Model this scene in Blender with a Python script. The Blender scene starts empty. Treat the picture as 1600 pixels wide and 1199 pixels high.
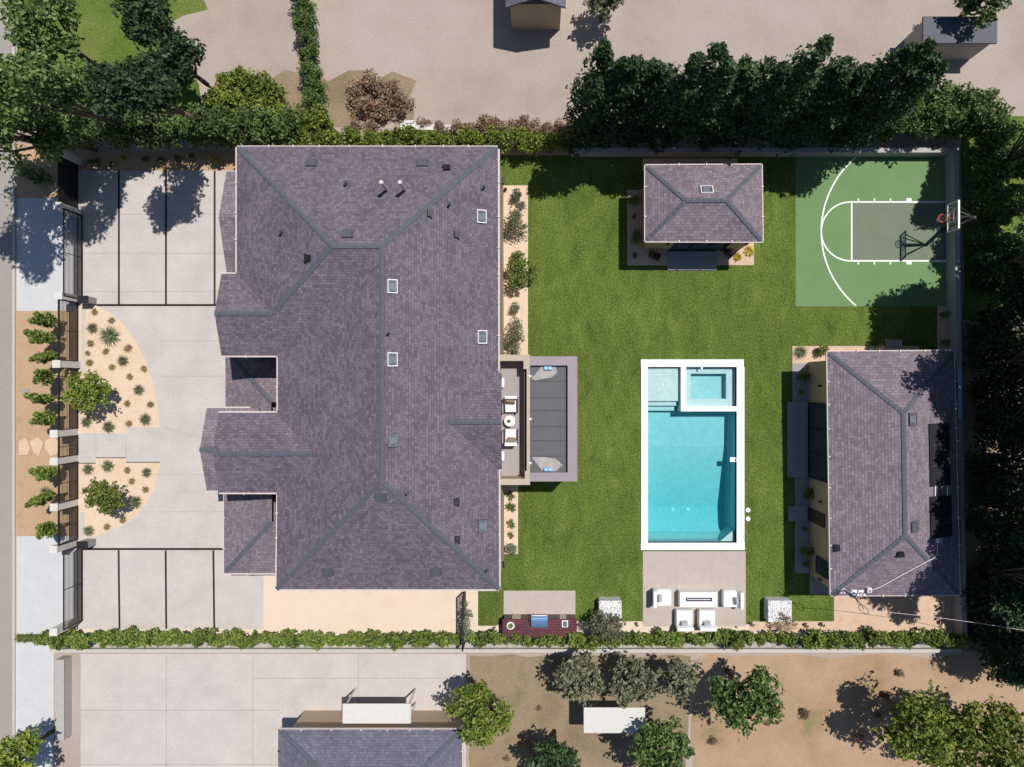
import bpy, bmesh, math, random
from mathutils import Vector, Matrix
R = math.radians
scn = bpy.context.scene
COL = scn.collection
rng = random.Random(11)

# ------------------------------------------------------------------ camera, sky, sun
CX, CY, H, F = 840.0, 605.0, 43.0, 1075.0      # point straight below the drone, flying height, focal length (photo px)
cam = bpy.data.cameras.new("camera")
cam.sensor_width = 36.0
cam.lens = 36.0 * F / 1600.0
cam.clip_end = 3000
cam.shift_x = -(CX - 800.0) / 1600.0
cam.shift_y = (CY - 599.5) / 1600.0
camo = bpy.data.objects.new("camera", cam)
camo.location = (0, 0, H)
COL.objects.link(camo)
scn.camera = camo

SX, SY = 0.305, 0.29                            # shadow run per metre of height
sundir = Vector((SX, SY, 1)).normalized()
world = bpy.data.worlds.new("World")
scn.world = world
world.use_nodes = True
nt = world.node_tree
sky = nt.nodes.new("ShaderNodeTexSky")
sky.sky_type = 'NISHITA'
sky.sun_disc = False
sky.ozone_density = 3.0
sky.dust_density = 0.4
sky.sun_elevation = math.asin(sundir.z)
sky.sun_rotation = math.atan2(sundir.x, sundir.y)
nt.links.new(sky.outputs[0], nt.nodes["Background"].inputs[0])
nt.nodes["Background"].inputs[1].default_value = 0.072
sl = bpy.data.lights.new("sun", 'SUN')
sl.energy = 4.1
sl.angle = R(0.5)
sl.color = (1.0, 0.965, 0.915)
so = bpy.data.objects.new("sun", sl)
so.rotation_euler = sundir.to_track_quat('Z', 'Y').to_euler()
so.location = (20, 20, 60)
COL.objects.link(so)
scn.view_settings.view_transform = 'Standard'
scn.view_settings.look = 'None'
scn.view_settings.exposure = 0.14
scn.view_settings.gamma = 1.0
scn.render.engine = 'CYCLES'
scn.cycles.max_bounces = 6
scn.cycles.transparent_max_bounces = 12

# ------------------------------------------------------------------ helpers
def P(px, py, h=0.0):
    k = (H - h) / F
    return Vector(((px - CX) * k, (CY - py) * k, h))
def G(px, py):
    return ((px - CX) * 0.04, (CY - py) * 0.04)
def lin(v):
    v /= 255.0
    return v / 12.92 if v <= 0.04045 else ((v + 0.055) / 1.055) ** 2.4
KL = 1.42                                       # how bright a sunlit white surface comes out here
def lit(r, g, b):
    return (min(lin(r) / KL, .85), min(lin(g) / KL, .85), min(lin(b) / KL, .85))

def tag(o, label, cat, group=None):
    o["label"] = label
    o["category"] = cat
    if group:
        o["group"] = group
    return o
def structure(o):
    o["kind"] = "structure"
    return o

class MB:
    def __init__(s):
        s.v, s.f, s.uv = [], [], {}
    def add(s, vs, fs):
        b = len(s.v)
        s.v += [tuple(v) for v in vs]
        s.f += [tuple(b + i for i in f) for f in fs]
    def face(s, vs):
        s.add(vs, [tuple(range(len(vs)))])
    def box(s, x0, x1, y0, y1, z0, z1):
        if x0 > x1: x0, x1 = x1, x0
        if y0 > y1: y0, y1 = y1, y0
        s.add([(x0,y0,z0),(x1,y0,z0),(x1,y1,z0),(x0,y1,z0),(x0,y0,z1),(x1,y0,z1),(x1,y1,z1),(x0,y1,z1)],
              [(0,3,2,1),(4,5,6,7),(0,1,5,4),(1,2,6,5),(2,3,7,6),(3,0,4,7)])
        return s
    def bar(s, a, b, w, h, up=(0,0,1)):         # beam of w (sideways) x h (up) from a to b
        a, b = Vector(a), Vector(b)
        d = (b - a).normalized()
        up = Vector(up)
        sd = d.cross(up)
        if sd.length < 1e-4: sd = d.cross(Vector((1,0,0)))
        sd.normalize()
        u = sd.cross(d).normalized()
        sd *= w / 2; u *= h / 2
        vs = [a-sd-u, a+sd-u, a+sd+u, a-sd+u, b-sd-u, b+sd-u, b+sd+u, b-sd+u]
        s.add(vs, [(0,1,2,3),(7,6,5,4),(0,4,5,1),(1,5,6,2),(2,6,7,3),(3,7,4,0)])
        return s
    def prism(s, pts, z0, z1):
        n = len(pts)
        area = sum(pts[i][0]*pts[(i+1)%n][1]-pts[(i+1)%n][0]*pts[i][1] for i in range(n))
        if area < 0: pts = pts[::-1]
        vs = [(p[0],p[1],z0) for p in pts] + [(p[0],p[1],z1) for p in pts]
        fs = [tuple(range(n-1,-1,-1)), tuple(range(n,2*n))] + [(i,(i+1)%n,n+(i+1)%n,n+i) for i in range(n)]
        s.add(vs, fs)
        return s
    def cyl(s, x, y, z0, z1, r, n=16, r2=None):
        r2 = r if r2 is None else r2
        vs = [(x+r*math.cos(2*math.pi*i/n), y+r*math.sin(2*math.pi*i/n), z0) for i in range(n)]
        vs += [(x+r2*math.cos(2*math.pi*i/n), y+r2*math.sin(2*math.pi*i/n), z1) for i in range(n)]
        fs = [tuple(range(n-1,-1,-1)), tuple(range(n,2*n))] + [(i,(i+1)%n,n+(i+1)%n,n+i) for i in range(n)]
        s.add(vs, fs)
        return s
    def tube(s, pts, r, n=8, r2=None, closed=False):
        pts = [Vector(p) for p in pts]
        m = len(pts)
        r2 = r if r2 is None else r2
        base = len(s.v)
        for i, p in enumerate(pts):
            if closed: d = pts[(i+1)%m] - pts[i-1]
            else: d = pts[min(i+1,m-1)] - pts[max(i-1,0)]
            d.normalize()
            a = d.cross(Vector((0.013,0.021,1)))
            if a.length < 0.05: a = d.cross(Vector((1,0,0)))
            a.normalize(); b = d.cross(a)
            rr = r + (r2-r) * i / max(1, m-1)
            for k in range(n):
                t = 2*math.pi*k/n
                s.v.append(tuple(p + a*rr*math.cos(t) + b*rr*math.sin(t)))
        for i in range(m if closed else m-1):
            j = (i+1) % m
            for k in range(n):
                l = (k+1) % n
                s.f.append((base+i*n+k, base+i*n+l, base+j*n+l, base+j*n+k))
        if not closed:
            s.f.append(tuple(base+k for k in range(n-1,-1,-1)))
            s.f.append(tuple(base+(m-1)*n+k for k in range(n)))
        return s
    def build(s, name, mat, parent=None, smooth=False, bevel=0, org=None, uvroof=False):
        me = bpy.data.meshes.new(name)
        vs = s.v
        if org is None and parent is not None:
            q = parent
            while q.parent is not None: q = q.parent
            org = q.location
        if org is not None:
            vs = [(v[0]-org[0], v[1]-org[1], v[2]-org[2]) for v in vs]
        me.from_pydata(vs, [], s.f)
        me.validate()
        me.update()
        if uvroof:
            lay = me.uv_layers.new(name="UVMap")
            for p in me.polygons:
                n = p.normal
                u = Vector((-n.y, n.x, 0))
                if u.length < 0.02: u = Vector((1,0,0))
                u.normalize()
                w = n.cross(u)
                for li in p.loop_indices:
                    co = Vector(s.v[me.loops[li].vertex_index])
                    lay.data[li].uv = (co.dot(u), co.dot(w))
        me.materials.append(mat)
        if smooth:
            for p in me.polygons: p.use_smooth = True
        o = bpy.data.objects.new(name, me)
        COL.objects.link(o)
        if parent is not None: o.parent = parent
        if bevel:
            m = o.modifiers.new("bevel", 'BEVEL')
            m.width = bevel; m.segments = 3; m.limit_method = 'ANGLE'
        return o

def thing(name, label, cat, loc=(0,0,0), group=None, rz=0):
    o = bpy.data.objects.new(name, None)
    o.empty_display_size = 0.2
    o.location = loc
    o.rotation_euler = (0,0,rz)
    COL.objects.link(o)
    return tag(o, label, cat, group)
def copy_tree(o, parent=None):
    c = o.copy()
    COL.objects.link(c)
    if parent is not None: c.parent = parent
    for ch in list(o.children): copy_tree(ch, c)
    return c
def place(src, used, loc, rz=0, sc=1.0, label=None, group=None, sz=None):
    o = src if not used else copy_tree(src)
    o.location = loc
    o.rotation_euler = (0,0,rz)
    o.scale = (sc, sc, sz if sz else sc)
    if label: o["label"] = label
    if group: o["group"] = group
    return o

# ------------------------------------------------------------------ materials
def new_mat(name):
    m = bpy.data.materials.new(name)
    m.use_nodes = True
    n = m.node_tree.nodes
    return m, n, m.node_tree.links, n["Principled BSDF"]
def plain(name, col, rough=0.7, metal=0.0, var=0.12, scale=3.0, bump=0.0, bscale=40.0, fine=0.0, spec=0.3):
    m, n, l, b = new_mat(name)
    b.inputs["Roughness"].default_value = rough
    b.inputs["Metallic"].default_value = metal
    b.inputs["Specular IOR Level"].default_value = spec
    tc = n.new("ShaderNodeTexCoord")
    src = None
    if var > 0:
        nz = n.new("ShaderNodeTexNoise"); nz.inputs["Scale"].default_value = scale; nz.inputs["Detail"].default_value = 6
        nz.inputs["Roughness"].default_value = 0.6
        l.new(tc.outputs["Object"], nz.inputs["Vector"])
        mr = n.new("ShaderNodeMapRange")
        mr.inputs["From Min"].default_value = 0.3; mr.inputs["From Max"].default_value = 0.7
        mr.inputs["To Min"].default_value = 1 - var; mr.inputs["To Max"].default_value = 1 + var
        l.new(nz.outputs["Fac"], mr.inputs["Value"])
        val = mr.outputs[0]
        if fine > 0:
            n2 = n.new("ShaderNodeTexNoise"); n2.inputs["Scale"].default_value = bscale; n2.inputs["Detail"].default_value = 3
            l.new(tc.outputs["Object"], n2.inputs["Vector"])
            m2 = n.new("ShaderNodeMapRange")
            m2.inputs["From Min"].default_value = 0.3; m2.inputs["From Max"].default_value = 0.7
            m2.inputs["To Min"].default_value = 1 - fine; m2.inputs["To Max"].default_value = 1 + fine
            l.new(n2.outputs["Fac"], m2.inputs["Value"])
            mm = n.new("ShaderNodeMath"); mm.operation = 'MULTIPLY'
            l.new(val, mm.inputs[0]); l.new(m2.outputs[0], mm.inputs[1])
            val = mm.outputs[0]
        mx = n.new("ShaderNodeVectorMath"); mx.operation = 'SCALE'
        mx.inputs[0].default_value = col
        l.new(val, mx.inputs["Scale"])
        l.new(mx.outputs[0], b.inputs["Base Color"])
    else:
        b.inputs["Base Color"].default_value = (*col, 1)
    if bump > 0:
        nb = n.new("ShaderNodeTexNoise"); nb.inputs["Scale"].default_value = bscale; nb.inputs["Detail"].default_value = 4
        l.new(tc.outputs["Object"], nb.inputs["Vector"])
        bp = n.new("ShaderNodeBump"); bp.inputs["Strength"].default_value = bump; bp.inputs["Distance"].default_value = 0.05
        l.new(nb.outputs["Fac"], bp.inputs["Height"])
        l.new(bp.outputs[0], b.inputs["Normal"])
    return m
def blend(name, stops, scale=1.0, detail=8, rough=0.95, fine=0.15, fscale=25.0, bump=0.3, warp=0.0, sy=1.0, ang=0.0, patch=0.0):
    """ground cover: colours through a noise ramp, with fine grain"""
    m, n, l, b = new_mat(name)
    b.inputs["Roughness"].default_value = rough
    b.inputs["Specular IOR Level"].default_value = 0.1
    tc = n.new("ShaderNodeTexCoord")
    mp = n.new("ShaderNodeMapping"); mp.inputs["Scale"].default_value = (1, sy, 1); mp.inputs["Rotation"].default_value = (0,0,ang)
    l.new(tc.outputs["Object"], mp.inputs["Vector"])
    nz = n.new("ShaderNodeTexNoise"); nz.inputs["Scale"].default_value = scale; nz.inputs["Detail"].default_value = detail
    nz.inputs["Roughness"].default_value = 0.65; nz.inputs["Distortion"].default_value = warp
    l.new(mp.outputs[0], nz.inputs["Vector"])
    cr = n.new("ShaderNodeValToRGB")
    e = cr.color_ramp.elements
    while len(e) > 1: e.remove(e[-1])
    e[0].position = stops[0][0]; e[0].color = (*stops[0][1], 1)
    for p, c in stops[1:]:
        q = e.new(p); q.color = (*c, 1)
    l.new(nz.outputs["Fac"], cr.inputs[0])
    n2 = n.new("ShaderNodeTexNoise"); n2.inputs["Scale"].default_value = fscale; n2.inputs["Detail"].default_value = 3
    l.new(tc.outputs["Object"], n2.inputs["Vector"])
    m2 = n.new("ShaderNodeMapRange")
    m2.inputs["From Min"].default_value = 0.3; m2.inputs["From Max"].default_value = 0.7
    m2.inputs["To Min"].default_value = 1 - fine; m2.inputs["To Max"].default_value = 1 + fine
    l.new(n2.outputs["Fac"], m2.inputs["Value"])
    mx = n.new("ShaderNodeVectorMath"); mx.operation = 'SCALE'
    l.new(cr.outputs[0], mx.inputs[0])
    val = m2.outputs[0]
    if patch > 0:                               # broad worn and lush areas
        n3 = n.new("ShaderNodeTexNoise"); n3.inputs["Scale"].default_value = 0.16; n3.inputs["Detail"].default_value = 5
        l.new(tc.outputs["Object"], n3.inputs["Vector"])
        m3 = n.new("ShaderNodeMapRange")
        m3.inputs["From Min"].default_value = 0.35; m3.inputs["From Max"].default_value = 0.65
        m3.inputs["To Min"].default_value = 1 - patch; m3.inputs["To Max"].default_value = 1 + patch
        l.new(n3.outputs["Fac"], m3.inputs["Value"])
        mm = n.new("ShaderNodeMath"); mm.operation = 'MULTIPLY'
        l.new(val, mm.inputs[0]); l.new(m3.outputs[0], mm.inputs[1])
        val = mm.outputs[0]
    l.new(val, mx.inputs["Scale"])
    l.new(mx.outputs[0], b.inputs["Base Color"])
    bp = n.new("ShaderNodeBump"); bp.inputs["Strength"].default_value = bump; bp.inputs["Distance"].default_value = 0.05
    l.new(n2.outputs["Fac"], bp.inputs["Height"])
    l.new(bp.outputs[0], b.inputs["Normal"])
    return m
def shingle(name, c1, c2, mortar, w=0.24, hgt=0.145, patch=0.17):
    m, n, l, b = new_mat(name)
    b.inputs["Roughness"].default_value = 0.9
    b.inputs["Specular IOR Level"].default_value = 0.2
    uv = n.new("ShaderNodeUVMap"); uv.uv_map = "UVMap"
    br = n.new("ShaderNodeTexBrick")
    br.offset = 0.5; br.squash = 0.7; br.squash_frequency = 3
    br.inputs["Color1"].default_value = (*c1, 1); br.inputs["Color2"].default_value = (*c2, 1)
    br.inputs["Mortar"].default_value = (*mortar, 1)
    br.inputs["Scale"].default_value = 1.0
    br.inputs["Mortar Size"].default_value = 0.009
    br.inputs["Mortar Smooth"].default_value = 0.3
    br.inputs["Brick Width"].default_value = w; br.inputs["Row Height"].default_value = hgt
    l.new(uv.outputs[0], br.inputs["Vector"])
    nz = n.new("ShaderNodeTexNoise"); nz.inputs["Scale"].default_value = 0.55; nz.inputs["Detail"].default_value = 5
    l.new(uv.outputs[0], nz.inputs["Vector"])
    n2 = n.new("ShaderNodeTexNoise"); n2.inputs["Scale"].default_value = 5.0; n2.inputs["Detail"].default_value = 6
    l.new(uv.outputs[0], n2.inputs["Vector"])
    ad = n.new("ShaderNodeMath"); ad.operation = 'ADD'
    l.new(nz.outputs["Fac"], ad.inputs[0]); l.new(n2.outputs["Fac"], ad.inputs[1])
    mr = n.new("ShaderNodeMapRange")
    mr.inputs["From Min"].default_value = 0.7; mr.inputs["From Max"].default_value = 1.3
    mr.inputs["To Min"].default_value = 1 - patch; mr.inputs["To Max"].default_value = 1 + patch
    l.new(ad.outputs[0], mr.inputs["Value"])
    mx = n.new("ShaderNodeVectorMath"); mx.operation = 'SCALE'
    l.new(br.outputs["Color"], mx.inputs[0]); l.new(mr.outputs[0], mx.inputs["Scale"])
    l.new(mx.outputs[0], b.inputs["Base Color"])
    bp = n.new("ShaderNodeBump"); bp.inputs["Strength"].default_value = 0.5; bp.inputs["Distance"].default_value = 0.02
    l.new(br.outputs["Color"], bp.inputs["Height"])
    l.new(bp.outputs[0], b.inputs["Normal"])
    return m
def leaf(name, cols, trans=0.25, rough=0.55):
    m, n, l, b = new_mat(name)
    n.remove(b)
    out = n["Material Output"]
    geo = n.new("ShaderNodeNewGeometry")
    cr = n.new("ShaderNodeValToRGB")
    e = cr.color_ramp.elements
    while len(e) > 1: e.remove(e[-1])
    e[0].position = 0; e[0].color = (*cols[0], 1)
    for i, c in enumerate(cols[1:]):
        q = e.new((i+1)/(len(cols)-1)); q.color = (*c, 1)
    l.new(geo.outputs["Random Per Island"], cr.inputs[0])
    oi = n.new("ShaderNodeObjectInfo")
    mr = n.new("ShaderNodeMapRange"); mr.inputs["To Min"].default_value = 0.8; mr.inputs["To Max"].default_value = 1.2
    l.new(oi.outputs["Random"], mr.inputs["Value"])
    mx = n.new("ShaderNodeVectorMath"); mx.operation = 'SCALE'
    l.new(cr.outputs[0], mx.inputs[0]); l.new(mr.outputs[0], mx.inputs["Scale"])
    p = n.new("ShaderNodeBsdfPrincipled")
    p.inputs["Roughness"].default_value = rough
    p.inputs["Specular IOR Level"].default_value = 0.35
    t = n.new("ShaderNodeBsdfTranslucent")
    l.new(mx.outputs[0], p.inputs["Base Color"]); l.new(mx.outputs[0], t.inputs["Color"])
    ms = n.new("ShaderNodeMixShader"); ms.inputs[0].default_value = trans
    l.new(p.outputs[0], ms.inputs[1]); l.new(t.outputs[0], ms.inputs[2])
    l.new(ms.outputs[0], out.inputs["Surface"])
    return m
def boards(name, c1, c2, gap, pitch=0.14, axis='Z'):
    m, n, l, b = new_mat(name)
    b.inputs["Roughness"].default_value = 0.7
    tc = n.new("ShaderNodeTexCoord")
    sp = n.new("ShaderNodeSeparateXYZ"); l.new(tc.outputs["Object"], sp.inputs[0])
    dv = n.new("ShaderNodeMath"); dv.operation = 'DIVIDE'; dv.inputs[1].default_value = pitch
    l.new(sp.outputs[axis], dv.inputs[0])
    fr = n.new("ShaderNodeMath"); fr.operation = 'FRACT'; l.new(dv.outputs[0], fr.inputs[0])
    gt = n.new("ShaderNodeMath"); gt.operation = 'LESS_THAN'; gt.inputs[1].default_value = 0.12
    l.new(fr.outputs[0], gt.inputs[0])
    fl = n.new("ShaderNodeMath"); fl.operation = 'FLOOR'; l.new(dv.outputs[0], fl.inputs[0])
    wn = n.new("ShaderNodeTexWhiteNoise"); wn.noise_dimensions = '1D'; l.new(fl.outputs[0], wn.inputs["W"])
    mx = n.new("ShaderNodeMix"); mx.data_type = 'RGBA'
    mx.inputs["A"].default_value = (*c1, 1); mx.inputs["B"].default_value = (*c2, 1)
    l.new(wn.outputs["Value"], mx.inputs["Factor"])
    m2 = n.new("ShaderNodeMix"); m2.data_type = 'RGBA'
    m2.inputs["B"].default_value = (*gap, 1)
    l.new(mx.outputs["Result"], m2.inputs["A"]); l.new(gt.outputs[0], m2.inputs["Factor"])
    l.new(m2.outputs["Result"], b.inputs["Base Color"])
    return m
def tiles(name, c1, c2, mortar, w, h, msize=0.012):
    m, n, l, b = new_mat(name)
    b.inputs["Roughness"].default_value = 0.6
    tc = n.new("ShaderNodeTexCoord")
    br = n.new("ShaderNodeTexBrick"); br.offset = 0.5
    br.inputs["Color1"].default_value = (*c1, 1); br.inputs["Color2"].default_value = (*c2, 1); br.inputs["Mortar"].default_value = (*mortar, 1)
    br.inputs["Scale"].default_value = 1; br.inputs["Mortar Size"].default_value = msize
    br.inputs["Brick Width"].default_value = w; br.inputs["Row Height"].default_value = h
    l.new(tc.outputs["Object"], br.inputs["Vector"])
    l.new(br.outputs["Color"], b.inputs["Base Color"])
    return m
def speckle(name, c1, c2, scale=18.0):
    m, n, l, b = new_mat(name)
    b.inputs["Roughness"].default_value = 0.85
    tc = n.new("ShaderNodeTexCoord")
    vo = n.new("ShaderNodeTexVoronoi"); vo.inputs["Scale"].default_value = scale
    l.new(tc.outputs["Object"], vo.inputs["Vector"])
    cr = n.new("ShaderNodeValToRGB")
    cr.color_ramp.elements[0].position = 0.45; cr.color_ramp.elements[0].color = (*c1, 1)
    cr.color_ramp.elements[1].position = 0.75; cr.color_ramp.elements[1].color = (*c2, 1)
    l.new(vo.outputs["Distance"], cr.inputs[0])
    l.new(cr.outputs[0], b.inputs["Base Color"])
    bp = n.new("ShaderNodeBump"); bp.inputs["Strength"].default_value = 0.8; bp.inputs["Distance"].default_value = 0.06; bp.invert = True
    l.new(vo.outputs["Distance"], bp.inputs["Height"]); l.new(bp.outputs[0], b.inputs["Normal"])
    return m

M = {}
M['ground'] = blend("dry_soil", [(0.3, lit(176,158,144)), (0.5, lit(192,176,164)), (0.7, lit(200,186,176))], scale=0.12, fine=0.08, fscale=9)
M['tan_soil'] = blend("tan_soil", [(0.3, lit(150,140,92)), (0.4, lit(186,154,124)), (0.55, lit(198,168,140)), (0.72, lit(176,150,118)), (0.8, lit(140,132,84))], scale=0.22, fine=0.1, fscale=9)
M['brown_soil'] = blend("brown_soil", [(0.3, lit(140,122,96)), (0.55, lit(166,146,120)), (0.75, lit(128,118,82))], scale=0.3, fine=0.15, fscale=9)
M['turf'] = blend("turf", [(0.25, lit(76,94,40)), (0.42, lit(98,117,52)), (0.58, lit(109,127,58)), (0.8, lit(132,144,76))], scale=1.1, detail=10, fine=0.42, fscale=10.0, bump=1.0, warp=0.6, sy=0.55, ang=0.5, patch=0.12)
M['wild_lawn'] = blend("wild_lawn", [(0.3, lit(84,108,44)), (0.5, lit(108,128,58)), (0.7, lit(132,136,76))], scale=0.3, fine=0.25, fscale=8, bump=0.8)
M['concrete'] = plain("driveway_concrete", lit(217,207,201), 0.85, var=0.09, scale=0.55, fine=0.05, bscale=7, spec=0.2)
M['apron'] = plain("pale_concrete", lit(222,222,222), 0.85, var=0.05, scale=0.9, fine=0.04, bscale=6, spec=0.2)
M['joint'] = plain("dark_joint", lit(56,44,42), 0.95, var=0.4, scale=9)
M['fine_joint'] = plain("faint_joint", lit(190,180,174), 0.9, var=0.1)
M['taupe'] = plain("taupe_concrete", lit(206,192,182), 0.85, var=0.05, scale=1.4, fine=0.06, bscale=8, spec=0.2)
M['slate'] = plain("grey_concrete", lit(176,172,172), 0.85, var=0.05, scale=2, fine=0.04, bscale=8)
M['gravel'] = blend("pale_gravel", [(0.3, lit(238,206,172)), (0.55, lit(246,220,194)), (0.68, lit(240,208,172)), (0.8, lit(214,168,118))], scale=0.7, fine=0.1, fscale=14, bump=0.4)
M['sand'] = blend("cream_gravel", [(0.3, lit(244,222,200)), (0.55, lit(250,228,206)), (0.8, lit(240,212,188))], scale=0.5, fine=0.05, fscale=14, bump=0.2)
M['pink_gravel'] = blend("rosy_gravel", [(0.3, lit(222,186,160)), (0.55, lit(234,204,178)), (0.8, lit(206,168,140))], scale=0.8, fine=0.12, fscale=14)
M['bed_soil'] = blend("bed_soil", [(0.3, lit(196,162,126)), (0.55, lit(208,176,140)), (0.8, lit(184,148,110))], scale=0.7, fine=0.1, fscale=12)
M['street'] = plain("street", lit(176,168,160), 0.9, var=0.06, scale=0.4, fine=0.08, bscale=9)
M['kerb'] = plain("kerb", lit(214,208,200), 0.85, var=0.06)
M['court'] = plain("court_green", lit(118,154,100), 0.75, var=0.06, scale=0.6, fine=0.03, bscale=6)
M['key'] = plain("court_grey", lit(128,138,116), 0.75, var=0.07, scale=0.8, fine=0.03, bscale=6)
M['line'] = plain("line_paint", (0.78,0.78,0.77), 0.7, var=0.06, scale=5)
M['shingle'] = shingle("asphalt_shingle", lit(137,126,137), lit(110,101,111), lit(84,77,85))
M['shingle2'] = shingle("asphalt_shingle_open", lit(158,145,153), lit(132,120,128), lit(92,83,90), w=0.3, hgt=0.17)
M['cap'] = plain("ridge_cap", lit(102,106,116), 0.85, var=0.14, scale=6)
M['gutter'] = plain("gutter_white", lit(232,216,210), 0.5, var=0.05)
M['stucco'] = plain("tan_stucco", lit(208,186,158), 0.9, var=0.05, scale=3, bump=0.1)
M['stucco2'] = plain("parapet_stucco", lit(208,192,172), 0.9, var=0.04, scale=3)
M['white_stucco'] = plain("white_stucco", lit(236,232,226), 0.85, var=0.04, scale=4)
M['white'] = plain("white_paint", (0.8,0.79,0.78), 0.5, var=0.02, scale=4)
M['coping'] = plain("coping_white", (0.82,0.8,0.78), 0.7, var=0.03, scale=4)
M['fabric'] = plain("white_fabric", (0.8,0.79,0.78), 0.9, var=0.03, scale=6, bump=0.1, bscale=60)
M['taupe_fabric'] = plain("taupe_fabric", lit(160,140,122), 0.95, var=0.08, scale=8)
M['grey_fabric'] = plain("grey_fabric", lit(200,200,206), 0.95, var=0.06, scale=8)
M['dark'] = plain("dark_metal", (0.025,0.024,0.026), 0.5, 0.3, var=0.1)
M['bronze'] = plain("bronze_metal", lit(92,76,64), 0.5, 0.3, var=0.1)
M['black'] = plain("black_rubber", (0.014,0.014,0.017), 0.6, var=0.2)
M['steel'] = plain("brushed_steel", (0.42,0.47,0.55), 0.32, 0.9, var=0.06, scale=5)
M['glass'] = plain("dark_glass", (0.03,0.04,0.045), 0.08, 0.0, var=0.0, spec=0.5)
M['skyglass'] = plain("skylight_glass", (0.15,0.17,0.2), 0.12, 0.0, var=0.1, spec=0.6)
M['flash'] = plain("vent_grey", lit(96,96,108), 0.6, var=0.08)
M['membrane'] = plain("roof_membrane", lit(104,103,108), 0.6, var=0.08, scale=1.2)
M['rim'] = plain("parapet_cap", lit(170,156,162), 0.6, var=0.05, scale=1.5)
M['reflection'] = plain("painted_reflection", lit(190,184,176), 0.8, var=0.22, scale=2.2)  # sunlight reflection painted as a pale colour
M['deck'] = plain("balcony_deck", lit(182,172,170), 0.8, var=0.06, scale=2.5)
M['blue'] = plain("blue_casing", (0.08,0.34,0.66), 0.4, var=0.1)
M['paleblue'] = plain("lens_and_sky_blue", (0.35,0.55,0.8), 0.5, var=0.06)  # lens blue; on the board it stands for reflected sky
M['orange'] = plain("orange_rim", (0.75,0.12,0.05), 0.5, var=0.05)
M['block'] = blend("grey_block", [(0.3, lit(176,168,162)), (0.6, lit(206,200,194)), (0.8, lit(190,182,176))], scale=2.5, fine=0.12, fscale=10)
M['wallgrey'] = plain("grey_wall", lit(196,192,188), 0.9, var=0.06, scale=1.5, fine=0.05, bscale=8)
M['siding'] = boards("wood_siding", lit(220,196,156), lit(204,178,138), lit(130,110,82), 0.16, 'Z')
M['redtile'] = tiles("red_tile", lit(128,54,62), lit(96,38,56), lit(58,34,44), 0.3, 0.17, 0.02)
M['cabinet'] = plain("cabinet_tan", (0.5,0.42,0.33), 0.6, var=0.06)
M['bronzetile'] = tiles("brown_tile", (0.32,0.22,0.17), (0.25,0.17,0.13), (0.12,0.08,0.07), 0.2, 0.1)
M['rockwhite'] = speckle("white_rock", (0.82,0.81,0.8), (0.34,0.33,0.34), 14)
M['lava'] = speckle("dark_fire_glass", (0.05,0.045,0.05), (0.22,0.2,0.22), 30)
M['skysteel'] = plain("sky_tinted_steel", (0.11,0.2,0.36), 0.4, 0.35, var=0.08, scale=3)  # sky reflection put into the lid's base colour
M['bark'] = plain("bark", (0.11,0.08,0.055), 0.9, var=0.3, scale=6, bump=0.5)
M['paver'] = plain("flagstone", lit(236,206,172), 0.85, var=0.07)
M['terracotta'] = plain("clay_coping", lit(196,140,122), 0.85, var=0.1)
M['net'] = plain("net_cord", lit(220,220,220), 0.9, var=0.0)
M['wire'] = plain("black_wire", (0.03,0.03,0.035), 0.6, var=0.0)
M['nroof'] = shingle("grey_shingle", lit(132,130,146), lit(112,110,126), lit(92,90,104))
M['leaf_hedge'] = leaf("hedge_leaf", [(0.05,0.1,0.02), (0.13,0.2,0.035), (0.235,0.3,0.055), (0.34,0.37,0.1)])
M['leaf_lime'] = leaf("lime_leaf", [(0.06,0.11,0.015), (0.14,0.2,0.025), (0.23,0.28,0.04), (0.34,0.36,0.1)])
M['leaf_tree'] = leaf("tree_leaf", [(0.035,0.075,0.02), (0.08,0.14,0.032), (0.14,0.21,0.055), (0.22,0.28,0.1)])
M['leaf_dark'] = leaf("dark_leaf", [(0.024,0.05,0.02), (0.045,0.085,0.03), (0.075,0.13,0.042)], trans=0.18)
M['leaf_olive'] = leaf("olive_leaf", [(0.09,0.1,0.05), (0.15,0.165,0.09), (0.22,0.225,0.13), (0.31,0.3,0.2)])
M['leaf_sage'] = leaf("sage_leaf", [(0.12,0.15,0.09), (0.2,0.23,0.15), (0.3,0.33,0.24)])
M['leaf_dry'] = leaf("dry_leaf", [(0.2,0.1,0.07), (0.32,0.2,0.12), (0.42,0.3,0.22), (0.13,0.13,0.05)])
M['leaf_red'] = leaf("red_leaf", [(0.09,0.02,0.02), (0.14,0.05,0.03), (0.1,0.09,0.03)])
M['leaf_yellow'] = leaf("yellow_leaf", [(0.35,0.25,0.02), (0.6,0.42,0.03), (0.3,0.3,0.05)])
M['blade'] = leaf("grass_blade", [(0.1,0.12,0.055), (0.16,0.19,0.09), (0.24,0.26,0.14)], trans=0.3)
M['blade_dry'] = leaf("dry_blade", [(0.24,0.18,0.07), (0.34,0.26,0.1), (0.26,0.24,0.09)], trans=0.3)
M['blade_green'] = leaf("green_blade", [(0.07,0.1,0.03), (0.13,0.17,0.05), (0.22,0.24,0.08)], trans=0.3)
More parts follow.
